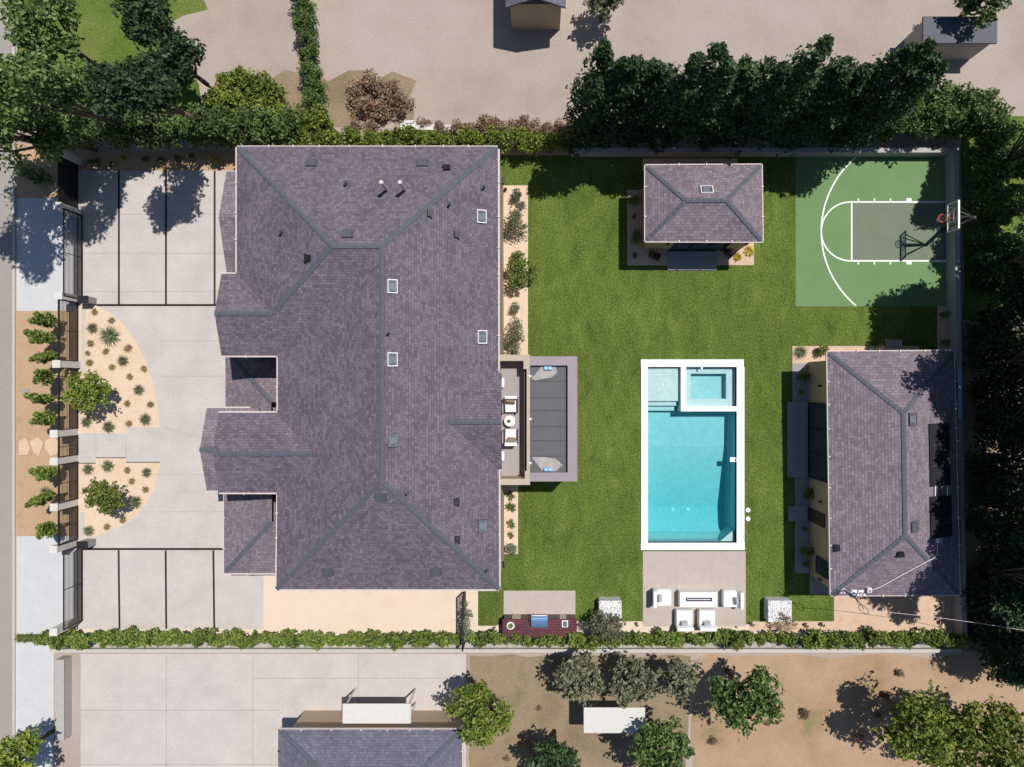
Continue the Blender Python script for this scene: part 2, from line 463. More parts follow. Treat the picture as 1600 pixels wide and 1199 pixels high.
# pool plaster and water
M['plaster'] = plain("pool_plaster", (0.5,0.55,0.56), 0.8, var=0.07, scale=2.5, fine=0.05, bscale=9)
def water_mat():
    m, n, l, b = new_mat("pool_water")
    n.remove(b)
    out = n["Material Output"]
    tr = n.new("ShaderNodeBsdfTransparent"); tr.inputs[0].default_value = (0.97,1,1,1)
    gl = n.new("ShaderNodeBsdfGlossy"); gl.inputs["Roughness"].default_value = 0.05
    fr = n.new("ShaderNodeFresnel"); fr.inputs["IOR"].default_value = 1.33
    ms = n.new("ShaderNodeMixShader")
    l.new(fr.outputs[0], ms.inputs[0]); l.new(tr.outputs[0], ms.inputs[1]); l.new(gl.outputs[0], ms.inputs[2])
    l.new(ms.outputs[0], out.inputs["Surface"])
    va = n.new("ShaderNodeVolumeAbsorption"); va.inputs["Color"].default_value = (0.0,0.84,0.9,1); va.inputs["Density"].default_value = 0.43
    l.new(va.outputs[0], out.inputs["Volume"])
    return m
M['water'] = water_mat()

# ------------------------------------------------------------------ ground sheets
def sheet(name, pts, level, mat, kind="structure"):
    """flat polygon given in photo pixels on the ground; level counts 4 mm layers"""
    mb = MB()
    p = [G(*q) for q in pts]
    a = sum(p[i][0]*p[(i+1)%len(p)][1]-p[(i+1)%len(p)][0]*p[i][1] for i in range(len(p)))
    if a < 0: p = p[::-1]
    mb.face([(x, y, level*0.004) for x, y in p])
    o = mb.build(name, mat)
    if kind: o["kind"] = kind
    return o
def rect(x0, y0, x1, y1): return [(x0,y0),(x1,y0),(x1,y1),(x0,y1)]
# one large ground sheet with an opening where the pool is dug in
PX0, PX1, PY0, PY1 = 1008, 1156, 570, 852
def ground_with_hole(name, outer, level, mat):
    z = level*0.004
    ox0, oy1 = G(outer[0], outer[1]); ox1, oy0 = G(outer[2], outer[3])
    hx0, hy1 = G(PX0, PY0); hx1, hy0 = G(PX1, PY1)
    mb = MB()
    for a in ((ox0,hx0,oy0,oy1),(hx1,ox1,oy0,oy1),(hx0,hx1,oy0,hy0),(hx0,hx1,hy1,oy1)):
        mb.face([(a[0],a[2],z),(a[1],a[2],z),(a[1],a[3],z),(a[0],a[3],z)])
    return structure(mb.build(name, mat))
ground_with_hole("ground", (-9000,-9000,9000,9000), 0, M['ground'])
sheet("street", rect(-900,-2000,22,3000), 1, M['street'])
sheet("pavement", rect(25,1003,84,3000), 1, M['apron'])
def wobble(pts, amp=7.0, step=26.0, seed=1):
    """irregular edge for soil and grass"""
    r = random.Random(seed); out = []
    for k in range(len(pts)):
        a, b = Vector(pts[k]), Vector(pts[(k+1)%len(pts)])
        n = max(1, int((b-a).length/step))
        for i in range(n):
            p = a.lerp(b, i/n)
            out.append((p.x+r.uniform(-amp,amp), p.y+r.uniform(-amp,amp)))
    return out
sheet("tan_yard", wobble([(1085,1025),(1900,1025),(1900,1500),(1070,1500)],4,30,2), 1, M['tan_soil'])
sheet("brown_yard", wobble([(735,1025),(1078,1025),(1062,1500),(735,1500)],3,30,3), 1, M['brown_soil'])
sheet("neighbour_driveway", rect(126,1022,728,1600), 1, M['concrete'])
sheet("neighbour_lawn", wobble([(32,-500),(300,-500),(320,20),(262,36),(300,100),(318,180),(32,180)],6,24,4), 1, M['wild_lawn'])
sheet("neighbour_bank", wobble([(335,118),(640,118),(650,196),(340,196)],11,20,5), 1, M['brown_soil'])
sheet("neighbour_grass", wobble([(1500,180),(1900,180),(1900,500),(1505,500)],3,30,6), 1, M['wild_lawn'])
sheet("side_soil", rect(1498,505,1900,1018), 1, M['brown_soil'])
sheet("parkway_soil", rect(25,225,122,1003), 1, M['bed_soil'])
sheet("driveway_apron", rect(26,310,122,486), 2, M['apron'])
sheet("driveway_apron", rect(26,838,122,991), 2, M['apron'])
sheet("grass_strip", rect(27,991,82,1003), 2, M['wild_lawn'])
sheet("driveway", rect(120,267,440,984), 2, M['concrete'])
sheet("shade_bed", rect(120,236,372,267), 2, M['bed_soil'])
sheet("side_gravel", rect(412,880,715,986), 3, M['sand'])
sheet("hedge_strip", rect(80,983,1498,997), 2.5, M['sand'])
sheet("grey_gravel", rect(84,997,1498,1016), 2.5, M['block'])
ground_with_hole("lawn", (776,242,1480,975), 2, M['turf'])
sheet("lawn_corner", rect(747,916,776,978), 2, M['turf'])
sheet("side_path", rect(715,915,747,986), 4, M['sand'])
sheet("hedge_bed", rect(747,978,785,986), 4, M['sand'])
sheet("hedge_bed", rect(900,971,1004,986), 4, M['sand'])
sheet("hedge_bed", rect(1004,976,1170,986), 4, M['sand'])
sheet("hedge_bed", rect(1170,971,1305,986), 4, M['pink_gravel'])
sheet("rear_gravel", rect(1303,925,1488,990), 5, M['pink_gravel'])
sheet("planting_bed", rect(770,290,825,556), 4, M['gravel'])
sheet("planting_bed", rect(770,755,809.5,866), 4, M['gravel'])
sheet("hedge_bed", rect(470,228,905,243), 3, M['bed_soil'])
# curved beds of the forecourt
def arc(pts): return pts
sheet("curved_bed", [(132,478),(151,478),(168,486),(185,499),(201,517),(215,538),(227,562),(237,590),(244,620),(248,645),(250,668),(198,668),(198,677),(120,677),(120,478)], 3, M['gravel'])
sheet("curved_bed", [(120,724),(150,724),(150,716),(197,716),(197,723),(250,723),(247,746),(240,768),(228,789),(212,808),(193,821),(170,831),(148,838),(126,843),(120,843)], 3, M['gravel'])
sheet("gate_track", rect(127.5,481,133.5,586), 5, M['kerb'])
sheet("gate_track", rect(125,800,132,848), 5, M['kerb'])
# dark joints of the driveway
def strip_mesh(name, segs, w, level, mat):
    mb = MB()
    for (x0,y0,x1,y1) in segs:
        a, b = Vector((*G(x0,y0),0)), Vector((*G(x1,y1),0))
        d = (b-a).normalized(); s = Vector((-d.y,d.x,0))*w/2
        z = Vector((0,0,level*0.004))
        mb.face([a-s+z, b-s+z, b+s+z, a+s+z])
    return structure(mb.build(name, mat))
strip_mesh("driveway_joint", [(186,267,186,475.4),(259.5,267,259.5,475.4),(335.5,267,335.5,475.4),(185.5,860,187,983),(259,860,260,983),(333.5,860,335,983)], 0.12, 4, M['joint'])
strip_mesh("driveway_joint", [(151,477,400,477),(128,858,400,858)], 0.13, 5, M['joint'])
strip_mesh("driveway_seam", [(250,533,352,533),(250,588,352,588),(130,335,368,335),(130,396,368,396),(130,456,368,456),(225,742,325,742),(215,800,350,800),(258,668,350,695),(150,679,150,715),(197,679,197,715)], 0.03, 3.5, M['fine_joint'])
strip_mesh("driveway_seam", [(150,715.5,197,715.5),(120,724,150,724),(197,722.5,250,722.5)], 0.05, 5, M['joint'])
# kerb along the street
k = MB().box(*[G(21.5,0)[0], G(25,0)[0]], G(0,3000)[1], G(0,-2000)[1], 0, 0.12)
structure(k.build("kerb", M['kerb']))

# sport court
sheet("sport_court", rect(1243,245,1479,479), 4, M['court'])
sheet("court_key", rect(1330,316,1479,408), 5, M['key'])
def arc_pts(cx, cy, r, a0, a1, n): return [(cx+r*math.cos(a0+(a1-a0)*i/n), cy+r*math.sin(a0+(a1-a0)*i/n)) for i in range(n+1)]
def court_lines():
    mb = MB()
    z = 6*0.004
    def ribbon(pts, w, lift=0):
        w /= 2
        for i in range(len(pts)-1):
            a, b = Vector(pts[i]), Vector(pts[i+1])
            ps = []
            for j, q in ((i,a),(i+1,b)):
                t = Vector(pts[min(j+1,len(pts)-1)]) - Vector(pts[max(j-1,0)])
                nn = Vector((-t.y,t.x)).normalized()*w
                ps.append((q-nn, q+nn))
            quad = [ps[0][0],ps[1][0],ps[1][1],ps[0][1]]
            mb.face([(*G(*q), z+lift) for q in quad][::-1])
    al = math.acos((1338-1434)/151.0)
    ribbon(arc_pts(1434,362,151, math.pi+0.82+0.05, math.pi-0.82-0.055, 48), 2.3)
    ribbon(arc_pts(1329,362,46, math.pi*1.5, math.pi*0.5, 36), 2.2, 0.002)
    for y in (316,408): ribbon([(1329,y),(1479,y)], 2.4, 0.001)
    ribbon([(1330.5,317.2),(1330.5,406.8)], 2.4, 0.003)
    for x in (1341,1366,1391):
        ribbon([(x,310.5),(x,314.8)], 2.2); ribbon([(x,409.2),(x,413.5)], 2.2)
    for y0,y1 in ((310,314.8),(409.2,413.5)): ribbon([(1420,y0),(1420,y1)], 8)
    return structure(mb.build("court_line", M['line']))
court_lines()

# ------------------------------------------------------------------ foliage builders
def leaf_quad(mb, p, size, r, flat=0.7):
    n = Vector((r.gauss(0,1), r.gauss(0,1), r.gauss(0,1)*0.8 + flat)).normalized()
    a = n.cross(Vector((r.gauss(0,1), r.gauss(0,1), r.gauss(0,1)))).normalized()
    b = n.cross(a)
    L = size*(0.7+0.6*r.random()); W = L*(0.45+0.25*r.random())
    m = n*L*0.18
    mb.add([p-a*L*0.5, p-b*W*0.5+m, p+a*L*0.5, p+b*W*0.5+m], [(0,1,2,3)])
def clump(mb, c, rad, n, size, r, shell=0.5, flat=0.7):
    c = Vector(c)
    for _ in range(n):
        d = Vector((r.gauss(0,1), r.gauss(0,1), r.gauss(0,1))).normalized()
        q = (shell + (1-shell)*r.random()) * (0.88+0.24*r.random()) if r.random() < 0.8 else r.random()**0.5
        leaf_quad(mb, c + Vector((d.x*rad[0], d.y*rad[1], d.z*rad[2]))*q, size, r, flat)
def crown(mb, c, rad, nclump, nleaf, size, r, cr=0.42):
    """an uneven crown: clumps spread through an ellipsoid"""
    c = Vector(c)
    for i in range(nclump):
        d = Vector((r.gauss(0,1), r.gauss(0,1), r.gauss(0,1))).normalized()
        q = 0.25 + 0.55*r.random()
        p = c + Vector((d.x*rad[0], d.y*rad[1], d.z*rad[2]))*q
        k = cr*(0.65+0.7*r.random())
        rr = min(rad[0], rad[1])
        clump(mb, p, (rr*k, rr*k, min(rad[2], rr*1.2)*k), nleaf//nclump, size, r)
def limb(mb, pts, r0, r1): mb.tube(pts, r0, 7, r1)
def make_plant(name, label, cat, mat, fol, trunk=None, loc=(0,0,0), group=None, stem="trunk", leafname="crown"):
    t = thing(name, label, cat, loc, group)
    if trunk is not None and trunk.f: trunk.build(stem, M['bark'], t, smooth=True, org=(0,0,0))
    fol.build(leafname, mat, t, org=(0,0,0))
    return t
def shrub(seed, r0, h, nleaf, size, mat, name, label, cat, z0=0.1, nclump=9, group=None):
    r = random.Random(seed)
    f = MB()
    crown(f, (0,0,(h+z0)/2), (r0,r0,(h-z0)/2), nclump, nleaf, size, r, 0.5)
    t = MB()
    for i in range(3 if nclump < 14 else 4):
        a = r.random()*6.3
        limb(t, [(0.04*math.cos(a),0.04*math.sin(a),0),(r0*0.3*math.cos(a),r0*0.3*math.sin(a),h*0.35),(r0*0.5*math.cos(a),r0*0.5*math.sin(a),h*0.7)], 0.03, 0.012)
    return make_plant(name, label, cat, mat, f, t, stem="stem", leafname="foliage", group=group)
def tuft(seed, n, length, mat, name, label, cat, spread=0.8, w=0.011, group=None, rise=0.7):
    """clump of arching blades, one mesh"""
    r = random.Random(seed)
    mb = MB()
    for i in range(n):
        a = r.random()*6.283
        L = length*(0.6+0.5*r.random())
        el = rise*(0.4+0.9*r.random())
        d = Vector((math.cos(a), math.sin(a), 0)); s = Vector((-d.y, d.x, 0))*w*(0.7+0.6*r.random())
        p0 = d*0.04*r.random()
        p1 = p0 + d*L*0.45*spread + Vector((0,0,L*el*0.7))
        p2 = p0 + d*L*spread + Vector((0,0,L*el*0.55))
        mb.add([p0-s, p0+s, p1+s, p1-s, p2], [(0,1,2,3),(3,2,4)])
    o = mb.build(name, mat)
    return tag(o, label, cat, group)
def place_all(src, spots, group=None, labels=None, zrot=True, seed=3):
    """spots: (photo ground px x, y, scale)"""
    r = random.Random(seed)
    out = []
    for i, s in enumerate(spots):
        x, y = G(s[0], s[1])
        o = place(src, i > 0, (x, y, s[3] if len(s) > 3 else 0.0), r.random()*6.28 if zrot else 0, s[2], labels[i] if labels else None, group)
        out.append(o)
    return out
def tree(name, label, base, clumps, mat, leaf_size=0.2, density=120, trunk_r=0.14, group=None, seed=1):
    """base: ground px; clumps: (ground px x, y, height m, radius m)"""
    r = random.Random(seed)
    bx, by = G(*base)
    t = thing(name, label, "tree", (bx,by,0), group)
    tr = MB(); f = MB()
    cs = [Vector((*G(c[0],c[1]), c[2])) for c in clumps]
    hi = max(c.z for c in cs)
    mid = sum(cs, Vector()) / len(cs)
    fork = Vector((bx,by,0)).lerp(mid, 0.5); fork.z = min(c.z for c in cs)*0.6
    tr.tube([(bx,by,-0.05), Vector((bx,by,0)).lerp(fork,0.5)+Vector((r.uniform(-.1,.1),r.uniform(-.1,.1),0)), fork], trunk_r, 8, trunk_r*0.75)
    for c, q in zip(cs, clumps):
        m = fork.lerp(c, 0.55) + Vector((0,0,-0.06*hi))
        tr.tube([fork, m, c], trunk_r*0.55, 6, trunk_r*0.15)
        R0 = q[3]
        crown(f, c, (R0,R0,R0*0.8), 10, int(density*R0*R0*4), leaf_size, r, 0.45)
    tr.build("trunk", M['bark'], t, smooth=True)
    f.build("crown", mat, t)
    return t

# ------------------------------------------------------------------ main house
KE = (H - 6.2) / F                              # metres per px in the plane of the eaves
def E(x, y, z=6.2):                             # eave-plane px -> world, at height z
    return Vector(((x-CX)*KE, (CY-y)*KE, z))
def planes(name, polys, mat, parent, outline=None, drop=0.22, zb=None):
    mb = MB()
    for p in polys:
        p = [Vector(q) for q in p]
        nz = Vector((0,0,0))
        for i in range(1, len(p)-1): nz += (p[i]-p[0]).cross(p[i+1]-p[0])
        if nz.z < 0: p = p[::-1]
        mb.face(p)
    if outline:                                 # fascia and soffit below the edge
        o = [Vector(q) for q in outline]
        n = len(o)
        for i in range(n):
            a, b = o[i], o[(i+1)%n]
            mb.face([a, b, b-Vector((0,0,drop)), a-Vector((0,0,drop))])
        mb.face([q-Vector((0,0,drop)) for q in o])
    return mb.build(name, mat, parent, uvroof=True)
def cap_line(parent, a, b, w=0.26, lift=0.03, mat=None, step=0):
    a, b = Vector(a), Vector(b)
    mb = MB()
    if abs(a.z-b.z) > 0.3: a = a.lerp(b, 0.16/(b-a).length)   # hips start just inside the gutter
    d = b - a
    t = Vector((d.x,d.y,0)).normalized(); s = Vector((-t.y,t.x,0))
    def seg(p, q, l0, l1):
        up0, up1 = Vector((0,0,lift+l0)), Vector((0,0,lift+l1))
        dn = Vector((0,0,-w*0.10))
        mb.face([p+s*w/2+dn+up0, p+up0, q+up1, q+s*w/2+dn+up1][::-1])
        mb.face([p-s*w/2+dn+up0, q-s*w/2+dn+up1, q+up1, p+up0][::-1])
        mb.face([p-s*w/2+dn+up0, p+up0, p+s*w/2+dn+up0, p-Vector((0,0,0.05))])
        for sg in (1,-1):
            mb.face([p+s*sg*w/2+dn+up0, q+s*sg*w/2+dn+up1, q+s*sg*w/2+dn-Vector((0,0,0.06)), p+s*sg*w/2+dn-Vector((0,0,0.06))])
    L = d.length
    k = max(1, int(L/0.3))
    for i in range(k):
        seg(a + d*(i/k), a + d*((i+1)/k), 0.022, 0.0)
    return mb.build("ridge_cap", mat or M['cap'], parent)
def gutter(parent, a, b, w=0.095, ticks=True, mat=None):
    a, b = Vector(a), Vector(b)
    mb = MB()
    d = (b-a).normalized()
    s = Vector((-d.y,d.x,0))*w/2
    z0 = Vector((0,0,-0.12))
    mb.bar(a+Vector((0,0,-0.07)), b+Vector((0,0,-0.07)), w, 0.12)
    if ticks:
        L = (b-a).length
        n = int(L/1.7)
        for i in range(1, n+1):
            p = a + d*(i*L/(n+1) + 0.25*math.sin(i*7.3+L))
            mb.bar(p-d*0.03, p+d*0.03, w+0.05, 0.13)
    return mb.build("gutter", mat or M['gutter'], parent)

house = thing("house", "large two storey house with dark grey hipped shingle roof beside the forecourt", "house", (*G(600,600),0))
Z8 = 8.12
A_, B_, C_, D_ = E(370,229), E(778,229), E(780,921), E(432,921)
R0, R1, R2 = E(536,396,Z8), E(609,396,Z8), E(609,745,Z8)
G1, G0 = E(435,492,6.96), E(345.5,492,6.96)
E1, E0 = E(495,707,6.9), E(342,707,6.9)
B1 = E(704,658,7.05); B0 = E(784,658,7.05)
polys = [
    [A_, B_, R1, R0],                                                     # back slope
    [B_, R1, R2, C_, E(779.3,734), B1, E(778.7,582)],                     # garden slope
    [C_, R2, D_],                                                         # end slope
    [A_, R0, G1, E(370,428)],                                             # left slope of the upper wing
    [E(346,428), E(370,428), G1, G0],
    [G0, G1, R0, R1, E(434,556), E(346,556)],
    [E(434,556), R1, R2, D_, E(433,770), E1, E(434,645)],
    [E(342,645), E(434,645), E1, E0],
    [E0, E1, E(433,770), E(342,770)],
    [E(784,582), E(778.7,582), B1, B0],
    [B0, B1, E(779.3,734), E(784,734)],
]
outline = [A_, B_, E(778.7,582), E(784,582), B0, E(784,734), E(779.3,734), C_, D_, E(433,770), E(342,770), E0, E(342,645), E(434,645), E(434,556), E(346,556), G0, E(346,428), E(370,428)]
roof = planes("roof", polys, M['shingle'], house, outline)
for a, b in ((A_,R0),(R0,R1),(B_,R1),(R1,R2),(R2,C_),(R2,D_),(R0,G1),(G1,G0),(E1,E0),(B1,B0)):
    cap_line(roof, a, b)
for a, b in ((A_,B_),(E(779.5,233),E(779.5,580)),(E(780.5,736),E(781,921)),(D_+Vector((.05,-.05,0)),C_+Vector((0,-.05,0))),(E(431,921),E(433,771)),(E(433.2,644),E(433.2,557)),
             (E(346,557),E(434,557)),(E(369,230),E(369,427)),(E(344.5,427),E(369,427)),(E(342,644),E(434,644)),(E(342,771),E(433,771)),(E(778,582.5),E(784.5,582.5)),(E(778,734.5),E(784.5,734.5))):
    gutter(roof, a, b)
# walls
wp = [(374,233),(777.6,233),(779,917),(436,917),(436,768),(352,768),(352,648),(437,648),(437,553),(355,553),(355,431),(374,431)]
MB().prism([tuple(E(*q)[:2]) for q in wp], -0.1, 5.985).build("wall", M['stucco'], house)
# wall ends of the three gables
def gable_end(a, b, top, parent=house, t=0.06):
    a, b, top = Vector(a), Vector(b), Vector(top)
    mb = MB()
    n = (b-a).cross(top-a).normalized()*t
    mb.add([a,b,top,a+n,b+n,top+n], [(0,1,2),(5,4,3),(0,3,4,1),(1,4,5,2),(2,5,3,0)])
    return mb.build("gable_wall", M['stucco'], parent)
# flat low vents, skylights and pipes on the slopes
def roof_z(polyz, x, y):
    best = None
    for p in polyz:
        p = [Vector(q) for q in p]
        n = Vector((0,0,0))
        for i in range(1, len(p)-1): n += (p[i]-p[0]).cross(p[i+1]-p[0])
        if abs(n.z) < 1e-6: continue
        inside = False
        m = len(p); j = m-1
        for i in range(m):
            if (p[i].y > y) != (p[j].y > y) and x < (p[j].x-p[i].x)*(y-p[i].y)/(p[j].y-p[i].y)+p[i].x: inside = not inside
            j = i
        if inside:
            z = p[0].z - (n.x*(x-p[0].x)+n.y*(y-p[0].y))/n.z
            if best is None or z > best[0]: best = (z, n.normalized() if n.z > 0 else -n.normalized())
    return best
def on_roof(polyz, px, py, z0=8.4):
    z = z0
    while z > 2.0:                              # find a height whose line of sight meets the roof
        p = P(px, py, z)
        q = roof_z(polyz, p.x, p.y)
        if q and abs(q[0]-z) < 1.0: break
        z -= 0.4
    for _ in range(6):
        p = P(px, py, z)
        q = roof_z(polyz, p.x, p.y) or q
        z = q[0]
    p = P(px, py, z)
    return p, q[1]
def frame_at(p, n):
    u = Vector((-n.y, n.x, 0))
    if u.length < 0.02: u = Vector((1,0,0))
    u.normalize(); w = n.cross(u).normalized()
    return u, w, n
def tilted_box(mb, p, n, su, sw, h, off=0.0, inset=0.0, du=0.0, dw=0.0):
    u, w, n = frame_at(p, n)
    c = p + u*du + w*dw
    vs = []
    for z, k in ((off,0),(off+h,inset)):
        for a, b in ((-1,-1),(1,-1),(1,1),(-1,1)):
            vs.append(c + u*a*(su/2-k) + w*b*(sw/2-k) + n*z)
    mb.add(vs, [(0,3,2,1),(4,5,6,7),(0,1,5,4),(1,2,6,5),(2,3,7,6),(3,0,4,7)])
def low_vent(roof, polyz, px, py):
    p, n = on_roof(polyz, px, py)
    mb = MB()
    tilted_box(mb, p, n, 0.66, 0.48, 0.1, -0.02, 0.04)
    tilted_box(mb, p, n, 0.46, 0.46, 0.03, 0.081, 0.01)
    return mb.build("roof_vent", M['flash'], roof)
def skylight(roof, polyz, px, py, turn=False, white=True):
    p, n = on_roof(polyz, px, py)
    a, b = (0.7,0.5)
    mb = MB()
    for s in (-1,1):
        tilted_box(mb, p, n, 0.04, b, 0.14, 0, 0, s*(a/2-0.02), 0)
        tilted_box(mb, p, n, a-0.08, 0.03, 0.138, 0, 0, 0, s*(b/2-0.015))
    o = mb.build("skylight", M['white'] if white else M['flash'], roof)
    g = MB(); tilted_box(g, p, n, a-0.082, b-0.06, 0.1, 0, 0)
    g.build("pane", M['skyglass'], o)
    for s in (-1,1):
        e = MB(); tilted_box(e, p, n, 0.09, b*0.5, 0.03, 0.1, 0, s*(a/2-0.12), 0)
        e.build("latch", M['flash'], o)
    return o
def pipe(roof, polyz, px, py, r=0.05, h=0.4, mat=None, name="vent_pipe"):
    p, n = on_roof(polyz, px, py)
    mb = MB()
    mb.cyl(p.x, p.y, p.z-0.1, p.z+h, r, 12)
    mb.cyl(p.x, p.y, p.z+h, p.z+h+0.06, r*1.5, 12, r*0.7)
    tilted_box(mb, p, n, 0.34, 0.34, 0.02)
    return mb.build(name, mat or M['flash'], roof)
def hood(roof, polyz, px, py):
    p, n = on_roof(polyz, px, py)
    mb = MB()
    tilted_box(mb, p, n, 0.36, 0.26, 0.16, 0, 0.02)
    tilted_box(mb, p, n, 0.44, 0.12, 0.02, 0.162, 0, 0, -0.09)
    return mb.build("roof_hood", M['dark'], roof)
for x, y in ((486,255),(660,255),(543,366),(595,777),(512,894),(681,893)): low_vent(roof, polys, x, y)
for x, y in ((752,339),(613,448),(753,527),(613,562)): skylight(roof, polys, x, y)
for x, y in ((614,688),(754,822)): skylight(roof, polys, x, y, white=False)
for x, y in ((698,264),(671,334),(713,367),(482,404),(713,784),(714,843)): hood(roof, polys, x, y)
for x, y in ((542,288),(703,321),(757,294),(441,364),(609,521),(638,770),(762,890)): pipe(roof, polys, x, y)
for x, y in ((604,285),(632,285)):              # bright flue pipes
    p, n = on_roof(polys, x+1, y+12)
    mb = MB().cyl(p.x, p.y, p.z-0.1, p.z+1.3, 0.085, 14)
    mb.cyl(p.x, p.y, p.z+1.3, p.z+1.4, 0.12, 14, 0.1)
    mb.build("flue_pipe", M['gutter'], roof)
# lower roofs in front
def low(px, py, z): return P(px, py, z)
def lower_roof(polyz, caps, gutts, out=None):
    o = planes("lower_roof", polyz, M['shingle2'], house, out, 0.2)
    for a, b in caps: cap_line(o, a, b)
    for a, b in gutts: gutter(o, a, b)
    return o
z0 = 1.9
def L3(px, py, d=0): return P(px, py, z0) + Vector((0,0,d*0.0372*0.333))
q1 = [[L3(352,546), L3(434,628,82), L3(434,700,82), L3(352,700)], [L3(352,546), L3(445,546), L3(445,628,82), L3(434,628,82)]]
lower_roof(q1, [(L3(352,546), L3(434,628,82))], [(L3(352,548), L3(352,645))], [L3(352,546), L3(352,700), L3(445,700), L3(445,546)])
z0 = 3.0
q2 = [[L3(350,760), L3(350,896), L3(436,810,86), L3(436,760,86)], [L3(350,896), L3(445,896), L3(445,810,86), L3(436,810,86)]]
lower_roof(q2, [(L3(350,896), L3(436,810,86))], [(L3(350,771), L3(350,896)), (L3(350,897), L3(434,897))], [L3(350,760), L3(350,896), L3(445,896), L3(445,760)])
q3 = [[L3(354,268), L3(400,268), L3(400,346,80), L3(354,346,80)], [L3(354,346,80), L3(400,346,80), L3(400,426), L3(354,426)]]
lower_roof(q3, [], [(L3(353,268), L3(380,268))], [L3(354,268), L3(354,346,80), L3(354,426), L3(400,426), L3(400,268)])
z0 = 4.2
q4 = [[L3(323,638), L3(405,638), L3(405,701,66), L3(323,701,66)], [L3(323,701,66), L3(405,701,66), L3(405,767), L3(323,767)]]
lower_roof(q4, [(L3(323,701,66), L3(350,701,66))], [(L3(322,637), L3(391,637)), (L3(322,768), L3(340,768))], [L3(323,638), L3(323,701,66), L3(323,767), L3(405,767), L3(405,638)])
z0 = 3.0
z0 = 1.9
MB().prism([tuple(L3(*q)[:2]) for q in ((357,551),(436,551),(436,650),(357,650))], -0.1, 1.69).build("porch_wall", M['stucco'], house)
z0 = 3.0
MB().prism([tuple(L3(*q)[:2]) for q in ((355,772),(440,772),(440,891),(355,891))], -0.1, 2.79).build("porch_wall", M['stucco'], house)
MB().prism([tuple(L3(*q)[:2]) for q in ((358,273),(390,273),(390,421),(358,421))], -0.1, 2.79).build("garage_wall", M['stucco'], house)
z0 = 4.2
for y in (644,761):
    p = L3(328,y)
    MB().box(p.x-0.18,p.x+0.18,p.y-0.18,p.y+0.18,0,3.99).build("porch_column", M['stucco'], house)
for z_, x_, y_ in ((2.4,783.5,284),(2.2,783,882)):   # lanterns on the garden wall
    p = P(x_, y_, z_)
    mb = MB().box(-2.16,-1.98,p.y-0.13,p.y+0.13,z_-0.25,z_+0.2)
    mb.box(-2.16,-1.95,p.y-0.16,p.y+0.16,z_+0.2,z_+0.24)
    o = mb.build("wall_lantern", M['dark'], house)
    MB().box(-1.98,-1.965,p.y-0.07,p.y+0.07,z_-0.18,z_+0.12).build("lantern_pane", M['white'], o)

# balcony and patio cover
bal = MB()
zt = 4.5
def pbox(mb, x0, y0, x1, y1, za, zb, zref=None):
    a, b = P(x0,y0,zref if zref is not None else zb), P(x1,y1,zref if zref is not None else zb)
    mb.box(a.x,b.x,b.y,a.y,za,zb)
    return mb
fl = MB(); pbox(fl, 770, 560, 826, 756, 2.8, 3.1, 3.1)
balc = fl.build("balcony_floor", M['deck'], house)
w = MB()
pbox(w, 777, 554.5, 828, 564, 2.9, zt); w.build("balcony_parapet", M['stucco2'], balc)
w = MB(); pbox(w, 818, 564, 828, 577, 2.9, zt); w.build("balcony_parapet", M['stucco2'], balc)
w = MB(); pbox(w, 777, 748.5, 828, 758, 2.9, zt); w.build("balcony_parapet", M['stucco2'], balc)
w = MB(); pbox(w, 820, 736.5, 828, 748.5, 2.9, zt); w.build("balcony_parapet", M['stucco2'], balc)
w = MB(); pbox(w, 823, 577, 828, 736.5, 2.9, zt-0.05, zt-0.05); w.build("balcony_parapet", M['stucco2'], balc)
w = MB(); pbox(w, 818.6, 577.4, 823, 736, 3.3, zt-0.45, zt-0.45); w.build("balcony_rail", M['bronze'], balc)
for y in (588,655,724):
    w = MB(); pbox(w, 826.5, y-1.5, 830.5, y+1.5, zt-0.2, zt-0.03, zt); w.build("parapet_bracket", M['white'], balc)
cz = 4.35
cv = MB(); pbox(cv, 828.3, 571, 888, 740, 3.7, 4.05, 4.05)
cover = cv.build("patio_cover", M['membrane'], house)
for a in ((828.3,557,902,571.3),(828.3,738.7,902,752.5),(887,571.3,902,738.7)):
    w = MB(); pbox(w, *a, 3.7, cz); w.build("cover_rim", M['rim'], cover)
for y in (596,622,642,667,689,713):
    w = MB(); pbox(w, 829, y-0.35, 886.5, y+0.35, 4.02, 4.06, 4.06); w.build("roof_seam", M['dark'], cover)
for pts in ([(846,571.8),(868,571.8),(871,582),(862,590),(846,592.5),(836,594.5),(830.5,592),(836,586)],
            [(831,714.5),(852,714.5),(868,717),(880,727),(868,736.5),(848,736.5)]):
    w = MB(); w.face([P(*q,4.056) for q in pts][::-1]); w.build("painted_reflection", M['reflection'], cover)  # patches where bounced sunlight is painted on the membrane
for y in (575.5,734):
    w = MB(); pbox(w, 850, y-2.6, 862.5, y+2.6, 4.04, 4.2, 4.2)
    o = w.build("flood_light", M['blue'], cover)
    for x in (853,859.5):
        p = P(x,y,4.2)
        MB().cyl(p.x,p.y,4.2,4.24,0.085,14).build("lamp_lens", M['paleblue'], o)
for y in (563,746):
    p = P(895,y,3.7)
    MB().box(p.x-0.16,p.x+0.16,p.y-0.16,p.y+0.16,0,3.7).build("cover_post", M['stucco2'], cover)

